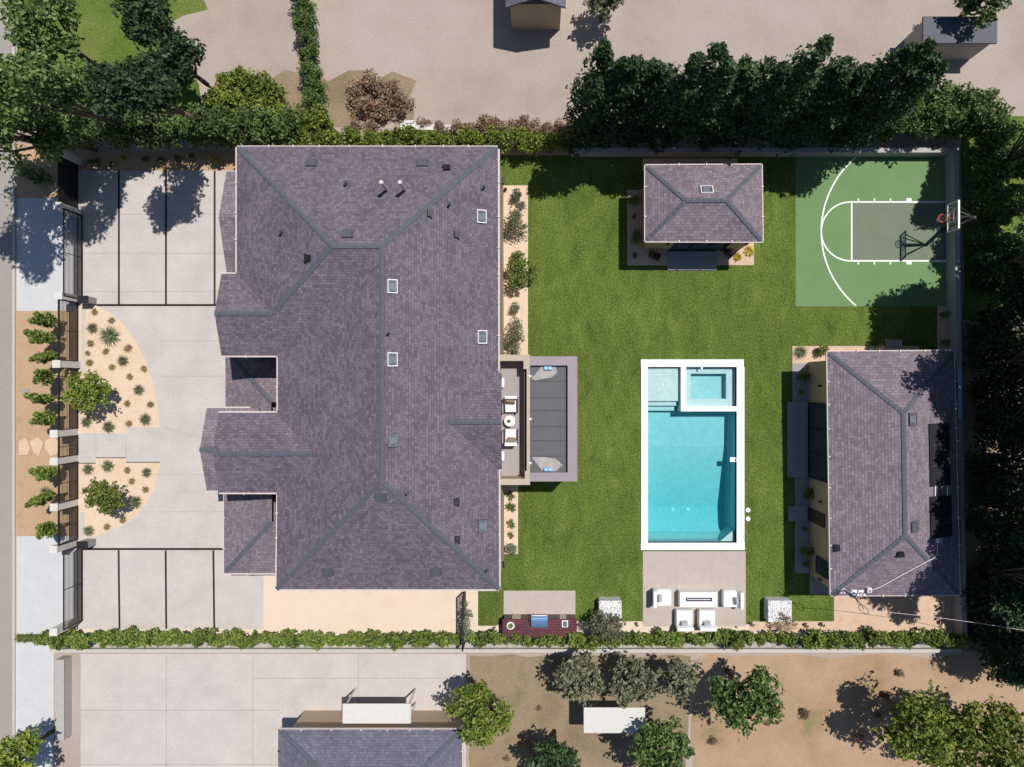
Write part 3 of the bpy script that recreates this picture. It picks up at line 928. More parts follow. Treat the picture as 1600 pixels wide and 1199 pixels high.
# ------------------------------------------------------------------ pool house (cabana)
cab = thing("pool_house", "small square cabana with hipped grey roof on the lawn near the sport court", "pool house", (*G(1085,335),0))
ze = 3.5
def C3(px, py, z=3.5): return P(px, py, z)
ca, cb, cc, cd = C3(1008,258), C3(1190.5,257), C3(1192,378), C3(1008,377.5)
c0, c1 = C3(1072,313.5,4.5), C3(1135,313,4.5)
cpoly = [[ca,cb,c1,c0],[cb,cc,c1],[cc,cd,c0,c1],[cd,ca,c0]]
croof = planes("roof", cpoly, M['shingle2'], cab, [ca,cb,cc,cd], 0.2)
for a, b in ((ca,c0),(cd,c0),(c0,c1),(cb,c1),(cc,c1)): cap_line(croof, a, b, 0.24)
for a, b in ((ca,cb),(cb,cc),(cd,cc),(ca,cd)): gutter(croof, a, b, 0.1)
skylight(croof, cpoly, 1104, 298)
x0, y0 = G(1004,391); x1, y1 = G(1155,295)
MB().box(x0,x1,y0,y1,-0.05,3.295).build("wall", M['siding'], cab)
dx0, dx1 = G(1046,0)[0], G(1126,0)[0]
d = MB().box(dx0,dx1,y0-0.03,y0+0.02,0.03,2.5).build("glass_door", M['glass'], cab)
fr = MB()
for i in range(4):
    x = dx0 + (dx1-dx0)*i/3
    fr.box(x-0.05,x+0.05,y0-0.07,y0+0.01,0.03,2.5)
fr.box(dx0-0.05,dx1+0.05,y0-0.065,y0+0.01,2.5,2.6)
fr.build("frame", M['dark'], d)
for x in (1034,1153-2):
    px_ = G(x,0)[0]
    MB().cyl(px_, y0-0.06, 1.9, 2.2, 0.06, 12).build("wall_lamp", M['dark'], cab)

# guest house along the right side
gh = thing("guest_house", "long guest house with hipped grey roof and solar mats along the rear wall", "house", (*G(1390,740),0))
zg = 3.9
ga, gb, gc, gd = P(1292.5,549.5,zg), P(1490.5,548,zg), P(1500,930,zg), P(1298,931,zg)
g0, g1 = P(1411.5,646,5.15), P(1414.5,837,5.15)
gpoly = [[ga,gb,g0],[gb,gc,g1,g0],[gc,gd,g1],[gd,ga,g0,g1]]
groof = planes("roof", gpoly, M['shingle2'], gh, [ga,gb,gc,gd], 0.2)
for a, b in ((ga,g0),(gb,g0),(g0,g1),(gc,g1),(gd,g1)): cap_line(groof, a, b, 0.24)
for a, b in ((ga,gb),(ga,gd),(gd,gc),(gb,gc)): gutter(groof, a, b, 0.1)
wq = [G(1263,566), G(1438,566), G(1447,898), G(1265,898)]
MB().prism(wq, -0.05, 3.69).build("wall", M['siding'], gh)
wx = G(1263,0)[0]
def wall_part(name, ya, yb, za, zb, mat, off=0.03, parent=gh):
    return MB().box(wx-off, wx+0.1, G(0,yb)[1], G(0,ya)[1], za, zb).build(name, mat, parent)
dr = wall_part("sliding_door", 630, 744, 0.03, 2.7, M['glass'], 0.03)
fr = MB()
for y in (630,668.5,706,744): fr.box(wx-0.08,wx+0.05,G(0,y)[1]-0.04,G(0,y)[1]+0.04,0.02,2.7)
fr.box(wx-0.085,wx+0.05,G(0,744)[1]-0.05,G(0,630)[1]+0.05,2.7,2.8)
fr.box(wx-0.14,wx-0.09,G(0,744)[1]-0.05,G(0,630)[1]+0.05,0.0,0.06)
fr.build("door_frame", M['dark'], dr)
wn = wall_part("window", 862, 884, 1.3, 2.9, M['glass'], 0.03)
fr = MB()
for y in (861.5,884.5): fr.box(wx-0.06,wx+0.05,G(0,y)[1]-0.03,G(0,y)[1]+0.03,1.25,2.95)
for z in (1.25,2.9): fr.box(wx-0.055,wx+0.05,G(0,884)[1],G(0,862)[1],z,z+0.05)
fr.build("window_frame", M['dark'], wn)
dd = wall_part("door", 793, 813, 0.03, 2.4, M['bronze'], 0.02)
MB().box(wx-0.08,wx-0.02,G(0,810)[1]-0.02,G(0,810)[1]+0.05,1.0,1.04).build("handle", M['steel'], dd)
for y in (603,776,897-5):
    yy = G(0,y)[1]
    o = MB().cyl(wx-0.09, yy, 1.75, 2.1, 0.06, 12).build("wall_lamp", M['dark'], gh)
    MB().box(wx-0.05,wx,yy-0.06,yy+0.06,1.8,2.05).build("back_plate", M['gutter'], o)
# solar mats, pipes and fittings on its rear slope
def on_g(px, py): return on_roof(gpoly, px, py, 5.6)
def solar(x0, y0_, x1, y1_):
    c, n = on_g((x0+x1)/2, (y0_+y1_)/2)
    u, w_, n = frame_at(c, n)
    mb = MB()
    k = 0.0362
    tilted_box(mb, c, n, (y1_-y0_)*k, (x1-x0)*k, 0.09, 0.03)
    o = mb.build("solar_mat", M['black'], groof)
    for i in (-1,1):
        p0 = c + w_*i*((x1-x0)*k/2+0.02) - u*(y1_-y0_)*k/2 + n*0.08
        MB().tube([p0, p0 + u*(y1_-y0_)*k], 0.05, 8).build("header_pipe", M['black'], o)
    for q in (-0.17,0.16):
        f = MB(); tilted_box(f, c, n, 0.03, (x1-x0)*k-0.2, 0.01, 0.121, 0, q*(y1_-y0_)*k, 0)
        f.build("mat_seam", M['flash'], o)
solar(1448,662,1485,759); solar(1449,775,1488,839)
for x in (1459,1478):
    a, n = on_g(x,759); b, _ = on_g(x,775)
    MB().tube([a+n*0.1, b+n*0.1], 0.03, 8).build("connecting_pipe", M['white'], groof)
pp = []
for x, y in ((1462.5,846),(1462.5,862),(1460,869),(1454,873),(1440,880),(1410,896),(1385,910),(1372,917),(1363,920)):
    a, n = on_g(x,y); pp.append(a+n*0.09)
MB().tube(pp, 0.018, 8).build("white_pipe", M['white'], groof)
for x, y in ((1464,844),(1357,920.5)):
    a, n = on_g(x,y)
    mb = MB(); tilted_box(mb, a, n, 0.24, 0.24, 0.16, 0.02)
    o = mb.build("junction_box", M['white'], groof)
    mb = MB(); tilted_box(mb, a, n, 0.09, 0.09, 0.03, 0.18); mb.build("cover_cap", M['dark'], o)
skylight(groof, gpoly, 1424, 655, white=False)
low_vent(groof, gpoly, 1428, 824)
for x, y in ((1309,856),(1406,865)): hood(groof, gpoly, x, y)
for x, y in ((1314,923),(1334,926),(1344,926)): pipe(groof, gpoly, x, y, 0.055, 0.5, M['white'])
# service mast with drooping cables
m0, _ = on_g(1317,922)
mast = MB().tube([m0+Vector((0,0,-0.1)), m0+Vector((0,0,1.6))], 0.045, 10)
mast.tube([m0+Vector((0,0,1.6)), m0+Vector((-0.1,0.1,1.75)), m0+Vector((-0.3,0.12,1.6))], 0.05, 10)
ms = mast.build("service_mast", M['flash'], groof)
top = m0+Vector((-0.1,0.1,1.7))
cab_w = MB()
for i, (dx, dy, dz) in enumerate(((-0.5,0.25,-0.1),(-0.35,0.45,-0.25),(0.3,0.35,-0.2),(0.5,-0.6,-0.5),(0.65,-0.75,-0.4))):
    e = top+Vector((dx,dy,dz))
    mid = (top+e)/2+Vector((0.1*math.sin(i*2.1),0.1*math.cos(i),0.12))
    cab_w.tube([top, mid, e], 0.022, 6)
ring = [top+Vector((0.75+0.28*math.cos(a),-0.85+0.2*math.sin(a)-0.15*math.cos(a),-0.6)) for a in [i*math.pi/8 for i in range(16)]]
cab_w.tube(ring, 0.016, 6, closed=True)
cab_w.build("cable_loop", M['wire'], ms)
p1 = P(1420,948,3.3); p2 = P(1480,958,3.8); p3 = P(1640,992,6.5)
pts = []
for i in range(33):
    t = i/32
    a = top+Vector((0.75,-0.9,-0.6)); b = p3
    pts.append(a.lerp(b,t)+Vector((0,0,-1.0*4*t*(1-t)*0.5)))
tag(MB().tube(pts, 0.013, 6).build("power_cable", M['gutter']), "pale overhead power cable running from guest house roof to the right", "cable")

# step slabs and little pads
def slab(name, label, x0, y0_, x1, y1_, h, mat, group=None, cat="paving slab"):
    mb = MB()
    a = P(x0,y0_,h); b = P(x1,y1_,h)
    mb.box(a.x,b.x,b.y,a.y,-0.02,h)
    o = mb.build(name, mat, bevel=0.015)
    return tag(o, label, cat, group)
slab("step_slab", "long grey concrete step outside the guest house sliding door", 1231.5,628,1262.5,746,0.14,M['slate'])
slab("step_slab", "small grey concrete step at the plain door of the guest house", 1233,791,1262,815,0.14,M['slate'])
slab("step_slab", "grey concrete pad behind the top edge of the guest house roof", 1385,531,1410,560,0.12,M['slate'])
slab("step_slab", "wide grey concrete step in front of the cabana glass doors", 1043,393,1120,422.5,0.12,M['slate'])
sheet("cabana_bed", rect(980,297,1006,415), 4, M['pink_gravel'])
sheet("cabana_bed", rect(1006,391,1043,415), 4, M['pink_gravel'])
sheet("cabana_bed", rect(1119,380,1178,414.5), 4, M['pink_gravel'])
sheet("cabana_path", rect(1004,248,1152,268), 4, M['pink_gravel'])
sheet("guest_bed", rect(1238,541,1436,568), 4, M['pink_gravel'])
sheet("guest_bed", rect(1238,568,1264,628), 4, M['slate'])
sheet("guest_bed", rect(1242,746,1264,896), 4, M['slate'])
sheet("guest_path", rect(1265,898,1303,929), 4, M['slate'])
sheet("corner_bed", rect(1464,479,1479,548), 5, M['pink_gravel'])

# ------------------------------------------------------------------ swimming pool
pool = thing("swimming_pool", "rectangular blue swimming pool with white coping and a square spa", "swimming pool", (*G(1082,710),0))
zc = 0.10
def gb(mb, x0, y0_, x1, y1_, za, zb):
    a, b = G(x0,y0_), G(x1,y1_)
    mb.box(a[0],b[0],b[1],a[1],za,zb); return mb
ix0, iy0, ix1, iy1 = 1012, 573.5, 1150.5, 848
cp = MB()
gb(cp, 1001,562,1161.5,iy0,-0.3,zc); gb(cp,1001,iy1,1163,859,-0.3,zc)
gb(cp,1001.5,iy0,ix0,iy1,-0.3,zc); gb(cp,ix1,iy0,1162.5,iy1,-0.3,zc)
cp.build("coping", M['coping'], pool)
# shell: inner faces of walls plus sloping floor
wz = -0.12
a0 = G(ix0,iy0); a1 = G(ix1,iy1)
xL, xR, yT, yB = a0[0], a1[0], a0[1], a1[1]
yS = G(0,642)[1]                                # foot of the spa and steps
yM = G(0,700)[1]; yD = G(0,800)[1]; yC = G(0,832)[1]
prof = [(yT,-1.25),(yS,-1.25),(yM,-1.3),(yD,-2.05),(yC,-1.95),(yC-0.3,-1.75),(yC-0.5,-1.4),(yB,-1.1)]
sh = MB()
for i in range(len(prof)-1):
    (ya,za),(yb,zb) = prof[i], prof[i+1]
    sh.face([(xL+0.25,yb,zb),(xR-0.25,yb,zb),(xR-0.25,ya,za),(xL+0.25,ya,za)])
    for xa, xb in ((xL,xL+0.25),(xR,xR-0.25)):   # rounded cove at the foot of the side walls
        sh.face([(xa,yb,zb+0.3),(xb,yb,zb),(xb,ya,za),(xa,ya,za+0.3)])
        sh.face([(xa,yb,zb+0.3),(xa,ya,za+0.3),(xa,ya,0),(xa,yb,0)])
sh.face([(xL,yB,-0.8),(xR,yB,-0.8),(xR,yB,0),(xL,yB,0)])
sh.face([(xL,yB,-1.1),(xR,yB,-1.1),(xR,yB,-0.8),(xL,yB,-0.8)])
sh.face([(xL,yT,-1.3),(xR,yT,-1.3),(xR,yT,0),(xL,yT,0)])
sh.build("basin", M['plaster'], pool)
shf = MB(); gb(shf, ix0,iy0,1062.5,627,-1.2,-0.28); shf.build("sun_shelf", M['plaster'], pool)
st = MB(); gb(st, ix0,627,1060,634.5,-1.24,-0.5); gb(st, ix0,634.5,1057,642.5,-1.24,-0.76); st.build("pool_step", M['plaster'], pool)
spa = MB()
gb(spa,1063.5,iy0,1071.5,643,-1.24,zc); gb(spa,1071.5,635,ix1,643,-1.24,zc)
spaw = spa.build("spa_wall", M['coping'], pool)
bn = MB()
gb(bn,1071.5,iy0,ix1,584,-1.24,-0.4); gb(bn,1071.5,584,1081.5,623.5,-1.24,-0.4); gb(bn,1137.5,584,ix1,623.5,-1.24,-0.4); gb(bn,1071.5,623.5,ix1,635,-1.24,-0.4)
gb(bn,1081.5,584,1137.5,623.5,-1.24,-0.95)
bn.build("spa_bench", M['plaster'], pool)
cb_ = MB().prism([G(1149,847.5),G(1128,847.5),G(1149,830)], -1.9, -0.35); cb_.build("corner_seat", M['plaster'], pool)
sp = MB(); gb(sp,1094.5,566.5,1096.5,577,zc,zc+0.06); o = sp.build("spillway_lip", M['steel'], pool)
gb(MB(),1149,716.5,1156,719.5,zc,zc+0.05).build("skimmer_lid", M['white'], pool)
gb(MB(),1141,715,1149.5,722,-0.14,-0.02).build("skimmer_mouth", M['white'], pool)
for x in (1061,1086):
    c = G(x,805)
    MB().cyl(c[0],c[1],-2.06,-1.99,0.12,14).build("floor_drain", M['white'], pool)
c = G(1037,601); MB().cyl(c[0],c[1],-0.28,-0.26,0.07,12).build("floor_drain", M['white'], pool)
wt = MB(); gb(wt, ix0-0.5,iy0-0.5,ix1+0.5,iy1+0.5,-2.4,-0.10)
wtr = wt.build("water", M['water'], pool)
for i, y in enumerate((797,810.5)):
    c = G(1168.5,y)
    o = MB().cyl(c[0],c[1],0,0.07,0.145,20)
    o.cyl(c[0],c[1],0.07,0.085,0.06,12)
    tag(o.build("skimmer_cover", M['white'], bevel=0.01), ["round white skimmer lid on the grass, upper of two beside the pool","round white skimmer lid on the grass, lower of two beside the pool"][i], "lid", "round lids beside the pool")

# ------------------------------------------------------------------ fire pit terrace
sheet("fire_terrace", rect(1004.5,861.5,1165,979), 5, M['taupe'])
strip_mesh("terrace_seam", [(1057.5,861.5,1057.5,921),(1111.5,861.5,1111.5,921)], 0.025, 6, M['fine_joint'])
sheet("grill_terrace", rect(787,923,899,960), 5, M['taupe'])

def club_chair():
    """low armless upholstered chair, back on -x side, facing +x"""
    t = thing("terrace_chair", "white upholstered chair", "armchair", (0,0,0), "white chairs round the fire table")
    MB().box(-0.5,0.5,-0.5,0.5,0.04,0.42).build("base", M['fabric'], t, bevel=0.06, org=(0,0,0))
    MB().box(-0.33,0.52,-0.49,0.49,0.422,0.62).build("seat", M['fabric'], t, bevel=0.06, org=(0,0,0))
    b = MB()
    b.add([(-0.56,-0.5,0.1),(-0.28,-0.5,0.3),(-0.28,0.5,0.3),(-0.56,0.5,0.1),(-0.66,-0.52,0.98),(-0.44,-0.52,1.0),(-0.44,0.52,1.0),(-0.66,0.52,0.98)],
          [(0,3,2,1),(4,5,6,7),(0,1,5,4),(1,2,6,5),(2,3,7,6),(3,0,4,7)])
    b.build("backrest", M['fabric'], t, bevel=0.05, org=(0,0,0))
    p = MB()
    c = Vector((-0.2,0.04,0.78)); n = Vector((0.9,0.1,0.45)).normalized()
    tilted_box(p, c, n, 0.48, 0.4, 0.14, -0.05, 0.03)
    p.build("pillow", M['grey_fabric'], t, bevel=0.05, org=(0,0,0))
    return t
cc0 = club_chair()
for i, (x, y, a, lb) in enumerate(((1033,930,0.0,"white upholstered chair left of the fire table, facing right"),(1139,932,math.pi,"white upholstered chair right of the fire table with a grey pillow"),
        (1066,962,math.pi/2,"white upholstered chair below the fire table, left of the pair by the hedge"),(1101,962,math.pi/2,"white upholstered chair below the fire table, right of the pair by the hedge"))):
    place(cc0, i > 0, (*G(x,y),0.024), a, 1.0, lb)
ft = thing("fire_table", "long white rectangular fire table with dark glass trough among the chairs", "fire table", (*G(1087,931.5),0.024))
fx0, fy0 = G(1058.5,943); fx1, fy1 = G(1116,920.5)
tb = MB()
zt_ = 0.72
tx0, tx1 = G(1067.5,0)[0], G(1108.5,0)[0]; ty0, ty1 = G(0,934.5)[1], G(0,928.5)[1]
for a in ((fx0,fx1,fy0,ty0),(fx0,fx1,ty1,fy1),(fx0,tx0,ty0,ty1),(tx1,fx1,ty0,ty1)): tb.box(a[0],a[1],a[2],a[3],0.024,zt_)
tb.build("table_body", M['white'], ft)
MB().box(tx0,tx1,ty0,ty1,0.1,zt_-0.04).build("fire_trough", M['lava'], ft)
fq = MB(); fq.tube([((tx0+0.1),(ty0+ty1)/2,zt_-0.02),((tx1-0.1),(ty0+ty1)/2,zt_-0.02)], 0.02, 8); fq.build("burner", M['steel'], ft)

# outdoor kitchen
bq = thing("grill_island", "red tiled outdoor kitchen counter with tan cabinet doors beside the hedge", "grill island", (*G(842,972),0))
b0 = G(788,984.5); b1 = G(898.5,959)
MB().box(b0[0]+0.03,b1[0]-0.03,b0[1]+0.03,b1[1]-0.03,0,0.93).build("body", M['bronzetile'], bq)
MB().box(b0[0]-0.06,b1[0]+0.06,b0[1]-0.06,b1[1]+0.0,0.93,1.0).build("counter", M['redtile'], bq)
yf = b1[1]-0.03
for xa, xb in ((801,814),(832,851),(874,884)):
    xa = G(xa,0)[0]; xb = G(xb,0)[0]
    o = MB().box(xa,xb,yf-0.01,yf+0.03,0.08,0.86).build("cabinet_door", M['cabinet'], bq)
    MB().box((xa+xb)/2-0.1,(xa+xb)/2+0.1,yf+0.03,yf+0.05,0.76,0.78).build("handle", M['steel'], o)
sx0, sy0 = P(878,980,1.0)[:2]; sx1, sy1 = P(887.5,969.5,1.0)[:2]
sk = MB()
for a in ((sx0,sx1,sy0,sy0+0.05),(sx0,sx1,sy1-0.05,sy1),(sx0,sx0+0.05,sy0+0.05,sy1-0.05),(sx1-0.05,sx1,sy0+0.05,sy1-0.05)): sk.box(*a,0.995,1.025)
sk = sk.build("sink", M['white'], bq)
MB().box(sx0+0.05,sx1-0.05,sy0+0.05,sy1-0.05,0.95,1.008).build("basin", M['steel'], sk)
MB().tube([(sx1-0.1,sy0+0.1,1.0),(sx1-0.1,sy0+0.1,1.25),(sx1-0.16,sy0+0.18,1.3),(sx1-0.2,sy0+0.24,1.22)],0.015,8).build("tap", M['dark'], sk)
gr = thing("barbecue", "steel gas barbecue with sky reflection coloured into its closed lid, set into the red counter", "barbecue", (*G(842,972),0.9))
q0 = P(829.5,982,1.25); q1_ = P(856,965,1.25)
MB().box(q0.x,q1_.x,q0.y,q1_.y+0.05,0.9,1.08).build("body", M['steel'], gr, bevel=0.02)
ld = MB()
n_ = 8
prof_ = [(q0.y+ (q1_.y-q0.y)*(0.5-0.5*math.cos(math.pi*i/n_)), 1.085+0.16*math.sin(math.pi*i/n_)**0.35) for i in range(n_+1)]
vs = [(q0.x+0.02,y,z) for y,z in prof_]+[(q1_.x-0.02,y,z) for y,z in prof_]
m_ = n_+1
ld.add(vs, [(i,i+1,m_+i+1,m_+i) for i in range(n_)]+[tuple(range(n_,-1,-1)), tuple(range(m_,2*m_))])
lid = ld.build("lid", M['skysteel'], gr, smooth=False)
MB().tube([(q0.x+0.1,q1_.y+0.09,1.17),(q1_.x-0.1,q1_.y+0.09,1.17)],0.02,8).build("handle", M['white'], lid)
kn = MB()
for i in range(4):
    x = q0.x+0.2+i*0.22
    kn.tube([(x,q1_.y+0.05,1.0),(x,q1_.y+0.1,1.0)],0.03,10)
kn.build("knob_panel", M['dark'], gr)
MB().box(q0.x-0.14,q0.x-0.01,q0.y+0.3,q0.y+0.52,1.0,1.09).build("side_burner", M['dark'], gr)
bw = thing("planter_bowl", "round white bowl of yellow green succulents on the red counter", "planter", (*P(798,976.5,1.0)[:2],1.0))
r_ = 0.24
bm_ = MB()
c = bw.location
bm_.cyl(c.x,c.y,1.0,1.18,0.17,24,r_); 
bm_.build("bowl", M['white'], bw, smooth=False)
fb = MB(); clump(fb, (c.x,c.y,1.2), (0.19,0.19,0.08), 160, 0.09, random.Random(5), 0.2)
fb.build("succulent", M['leaf_lime'], bw)

# balcony furniture
def frame_chair():
    t = thing("balcony_chair", "chair", "armchair", (0,0,0), "white cushioned chairs on the balcony")
    f = MB()
    for x in (-0.36,0.36):
        for y in (-0.36,0.4): f.box(x-0.02,x+0.02,y-0.02,y+0.02,0,0.6)
        f.box(x-0.03,x+0.03,-0.4,0.44,0.6,0.63)
    f.box(-0.36,0.36,-0.38,-0.35,0.22,0.26); f.box(-0.36,0.36,0.38,0.42,0.22,0.26)
    f.build("frame", M['dark'], t, org=(0,0,0))
    MB().box(-0.32,0.32,-0.28,0.42,0.28,0.43).build("seat", M['fabric'], t, bevel=0.04, org=(0,0,0))
    b = MB().add
    bb = MB()
    bb.add([(-0.33,-0.36,0.4),(0.33,-0.36,0.4),(0.33,-0.22,0.42),(-0.33,-0.22,0.42),(-0.34,-0.48,0.86),(0.34,-0.48,0.86),(0.34,-0.32,0.88),(-0.34,-0.32,0.88)],
           [(0,3,2,1),(4,5,6,7),(0,1,5,4),(1,2,6,5),(2,3,7,6),(3,0,4,7)])
    bb.build("backrest", M['fabric'], t, bevel=0.04, org=(0,0,0))
    p = MB(); tilted_box(p, Vector((0.02,-0.14,0.6)), Vector((0.05,0.85,0.5)).normalized(), 0.5, 0.34, 0.13, -0.05, 0.03)
    p.build("pillow", M['taupe_fabric'], t, bevel=0.04, org=(0,0,0))
    return t
bc = frame_chair()
p = P(799,632,3.1); place(bc, False, (p.x,p.y,3.1), math.pi, 1.05, "white cushioned black framed chair on the balcony above the round table")
p = P(799,682,3.1); place(bc, True, (p.x,p.y,3.1), 0.0, 1.05, "white cushioned black framed chair on the balcony below the round table")
p = P(797,657.5,3.1)
rt = thing("round_table", "small round white table on the balcony between two chairs", "table", (p.x,p.y,3.1))
MB().cyl(p.x,p.y,3.55,3.6,0.31,32).build("table_top", M['white'], rt)
MB().cyl(p.x,p.y,3.1,3.55,0.2,24,0.12).build("pedestal", M['white'], rt)
vz = thing("plant_pot", "tiny potted plant standing on the round balcony table", "pot plant", (p.x-0.04,p.y,3.6))
MB().cyl(p.x-0.04,p.y,3.6,3.68,0.07,14,0.09).build("pot", M['bronze'], vz)
fb = MB(); clump(fb, (p.x-0.04,p.y,3.7), (0.1,0.1,0.06), 70, 0.07, random.Random(8), 0.2); fb.build("foliage", M['leaf_hedge'], vz)
for y, lb in ((598,"white chaise cushion poking out from under the eave at the upper balcony end"),(713,"white chaise cushion poking out from under the eave at the lower balcony end")):
    a = P(788.5,y,3.46)
    t = thing("chaise", lb, "lounger", (a.x-0.5,a.y,3.1), "loungers under the eave")
    MB().box(a.x-1.3,a.x-0.02,a.y-0.28,a.y+0.28,3.32,3.46).build("cushion", M['fabric'], t, bevel=0.04)
    f = MB().box(a.x-1.3,a.x-0.1,a.y-0.3,a.y+0.3,3.25,3.3)
    for xx in (a.x-1.25,a.x-0.15):
        for yy in (a.y-0.27,a.y+0.27): f.box(xx-0.02,xx+0.02,yy-0.02,yy+0.02,3.1,3.25)
    f.build("frame", M['dark'], t)

# ------------------------------------------------------------------ walls round the plot
def wall(name, label, pts, h, th, mat, capmat=None, cat="wall"):
    """pts: ground px polyline"""
    a = G(*pts[0])
    t = thing(name, label, cat, (*a,0))
    mb = MB(); cm = MB()
    for i in range(len(pts)-1):
        p, q = Vector((*G(*pts[i]),h/2-0.05)), Vector((*G(*pts[i+1]),h/2-0.05))
        mb.bar(p, q, th, h+0.1)
        up = Vector((0,0,h/2+0.075))
        cm.bar(p+up, q+up, th+0.05, 0.05)
    mb.build("wall_body", mat, t)
    cm.build("wall_cap", capmat or mat, t)
    return t
wall("court_wall", "grey wall along the back edge of the lawn and sport court", [(892,242.5),(1472,242.5)], 0.85, 0.24, M['wallgrey'])
wall("side_wall", "grey wall along the right side from the sport court to the rear gravel", [(1479,239.5),(1482,480),(1492,1000)], 0.95, 0.26, M['wallgrey'])
wall("block_wall", "low grey block wall behind the long hedge along the lower edge", [(84,1014),(1497,1014)], 0.3, 0.16, M['block'], M['kerb'])
wall("garden_wall", "short low white wall beyond the back hedge near the middle of the big roof", [(628,203),(716,205)], 0.5, 0.3, M['white_stucco'])
wall("planter_wall", "little square white planter wall beyond the back hedge", [(634,196),(650,196),(650,207),(634,207),(634,197.5)], 0.55, 0.12, M['white_stucco'])
sheet("clay_strip", rect(610,204,632,209), 3, M['terracotta'])

# front fence, its white pillars and two sliding gates
fx = 122.5
pil = thing("fence_pillar", "pillar", "pillar", (0,0,0), "white pillars of the front fence")
MB().box(-0.21,0.21,-0.2,0.2,-0.05,1.86).build("shaft", M['white_stucco'], pil, org=(0,0,0))
MB().box(-0.235,0.235,-0.225,0.225,1.86,1.92).build("pillar_cap", M['white_stucco'], pil, org=(0,0,0))
pys = [(90,237),(90,322),(91,462),(88,569),(84,678),(84,721),(84,793),(83.5,859),(83.5,988)]
plab = ["shaded white fence pillar at the top end under the street tree","white fence pillar at the top of the upper sliding gate","white fence pillar between upper sliding gate and the shrub fence",
  "white fence pillar level with the upper fruit tree","white fence pillar on the upper side of the front path","white fence pillar on the lower side of the front path",
  "white fence pillar level with the lower fruit tree","white fence pillar at the top of the lower sliding gate","white fence pillar at the bottom corner by the long hedge"]
gy = []
for i, (x, y) in enumerate(pys):
    p = P(x, y, 1.9)
    gy.append((p.x, p.y))
    place(pil, i > 0, (p.x, p.y, 0), 0, 1, plab[i])
def fence_panel(name, label, cat, x, ya, yb, h=1.75, pitch=0.115, slat=0.024, group=None, solid=False, off=0.0):
    """horizontal slats in a dark frame between world y ya > yb"""
    t = thing(name, label, cat, (x, (ya+yb)/2, 0), group)
    f = MB()
    for y in (ya-0.03, yb+0.03): f.box(x-0.03,x+0.03,y-0.03,y+0.03,0.03,h)
    f.box(x-0.035,x+0.035,yb,ya,h,h+0.06); f.box(x-0.03,x+0.03,yb+0.06,ya-0.06,0.05,0.1)
    f.box(x-0.02,x+0.02,(ya+yb)/2-0.02,(ya+yb)/2+0.02,0.1,h)
    f.build("frame", M['dark'], t)
    s = MB()
    if solid: s.box(x-0.012,x+0.012,yb+0.06,ya-0.06,0.1,h-0.001)
    else:
        z = 0.17
        while z < h-0.03:
            s.box(x-slat/2,x+slat/2,yb+0.06,ya-0.06,z,z+0.022); z += pitch
    s.build("slat_panel", M['bronze'] if not solid else M['dark'], t)
    return t
X = G(fx,0)[0]
fence_panel("fence", "solid black fence panel in shade at the top end of the front boundary", "fence", X, gy[0][1]-0.2, gy[1][1]+0.2, solid=True)
fence_panel("sliding_gate", "upper slatted sliding gate across the driveway apron", "gate", G(129.5,0)[0], gy[1][1]-0.1, gy[2][1]-0.02, 1.7)
fence_panel("fence", "dark slatted fence panel below the upper sliding gate", "fence", X, gy[2][1]-0.2, gy[3][1]+0.2)
fence_panel("fence", "dark slatted fence panel behind the upper fruit tree", "fence", X, gy[3][1]-0.2, gy[4][1]+0.2)
fence_panel("foot_gate", "narrow slatted foot gate at the end of the front path", "gate", X, gy[4][1]-0.2, gy[5][1]+0.2)
fence_panel("fence", "dark slatted fence panel just below the front path", "fence", X, gy[5][1]-0.2, gy[6][1]+0.2)
fence_panel("fence", "dark slatted fence panel above the lower sliding gate", "fence", X, gy[6][1]-0.2, gy[7][1]+0.2)
fence_panel("sliding_gate", "lower slatted sliding gate across the driveway apron", "gate", G(129.5,0)[0], gy[7][1]-0.1, gy[8][1]+0.05, 1.7)
for (x, y, lb) in ((129,468,"grey gate motor box beside the upper sliding gate"),(128,852,"grey gate motor box beside the lower sliding gate")):
    p = P(x, y, 0.9)
    t = thing("gate_motor", lb, "gate motor", (p.x,p.y,0), "gate motors")
    MB().box(p.x-0.3,p.x+0.3,p.y-0.2,p.y+0.2,0,0.86).build("casing", M['slate'], t, bevel=0.02)
    MB().box(p.x-0.33,p.x+0.33,p.y-0.23,p.y+0.23,0.86,0.92).build("lid", M['dark'], t, bevel=0.01)
# side gate by the grill
p = P(722.5,1011,1.8)
gxx = G(727.5,0)[0]
sg = thing("side_gate", "dark side gate with square grid between big house and long hedge", "gate", (gxx, G(0,965)[1], 0))
f = MB()
ya, yb = G(0,921)[1], G(0,1000)[1]
for y in (ya, (ya*2+yb)/3, (ya+2*yb)/3, yb): f.box(gxx-0.035,gxx+0.035,y-0.035,y+0.035,0,1.8)
f.box(gxx-0.045,gxx+0.045,yb,ya,1.8,1.86); f.box(gxx-0.03,gxx+0.03,yb+0.04,ya-0.04,0.05,0.5)
f.build("frame", M['dark'], sg)
f = MB()
for i in range(1,5): f.box(gxx-0.014,gxx+0.014,yb+0.04,ya-0.04,0.5+i*0.25,0.53+i*0.25)
for i in range(0,22):
    y = yb+(ya-yb)*(i+0.5)/22; f.box(gxx-0.012,gxx+0.012,y-0.012,y+0.012,0.5,1.8)
f.build("grid_panel", M['dark'], sg)

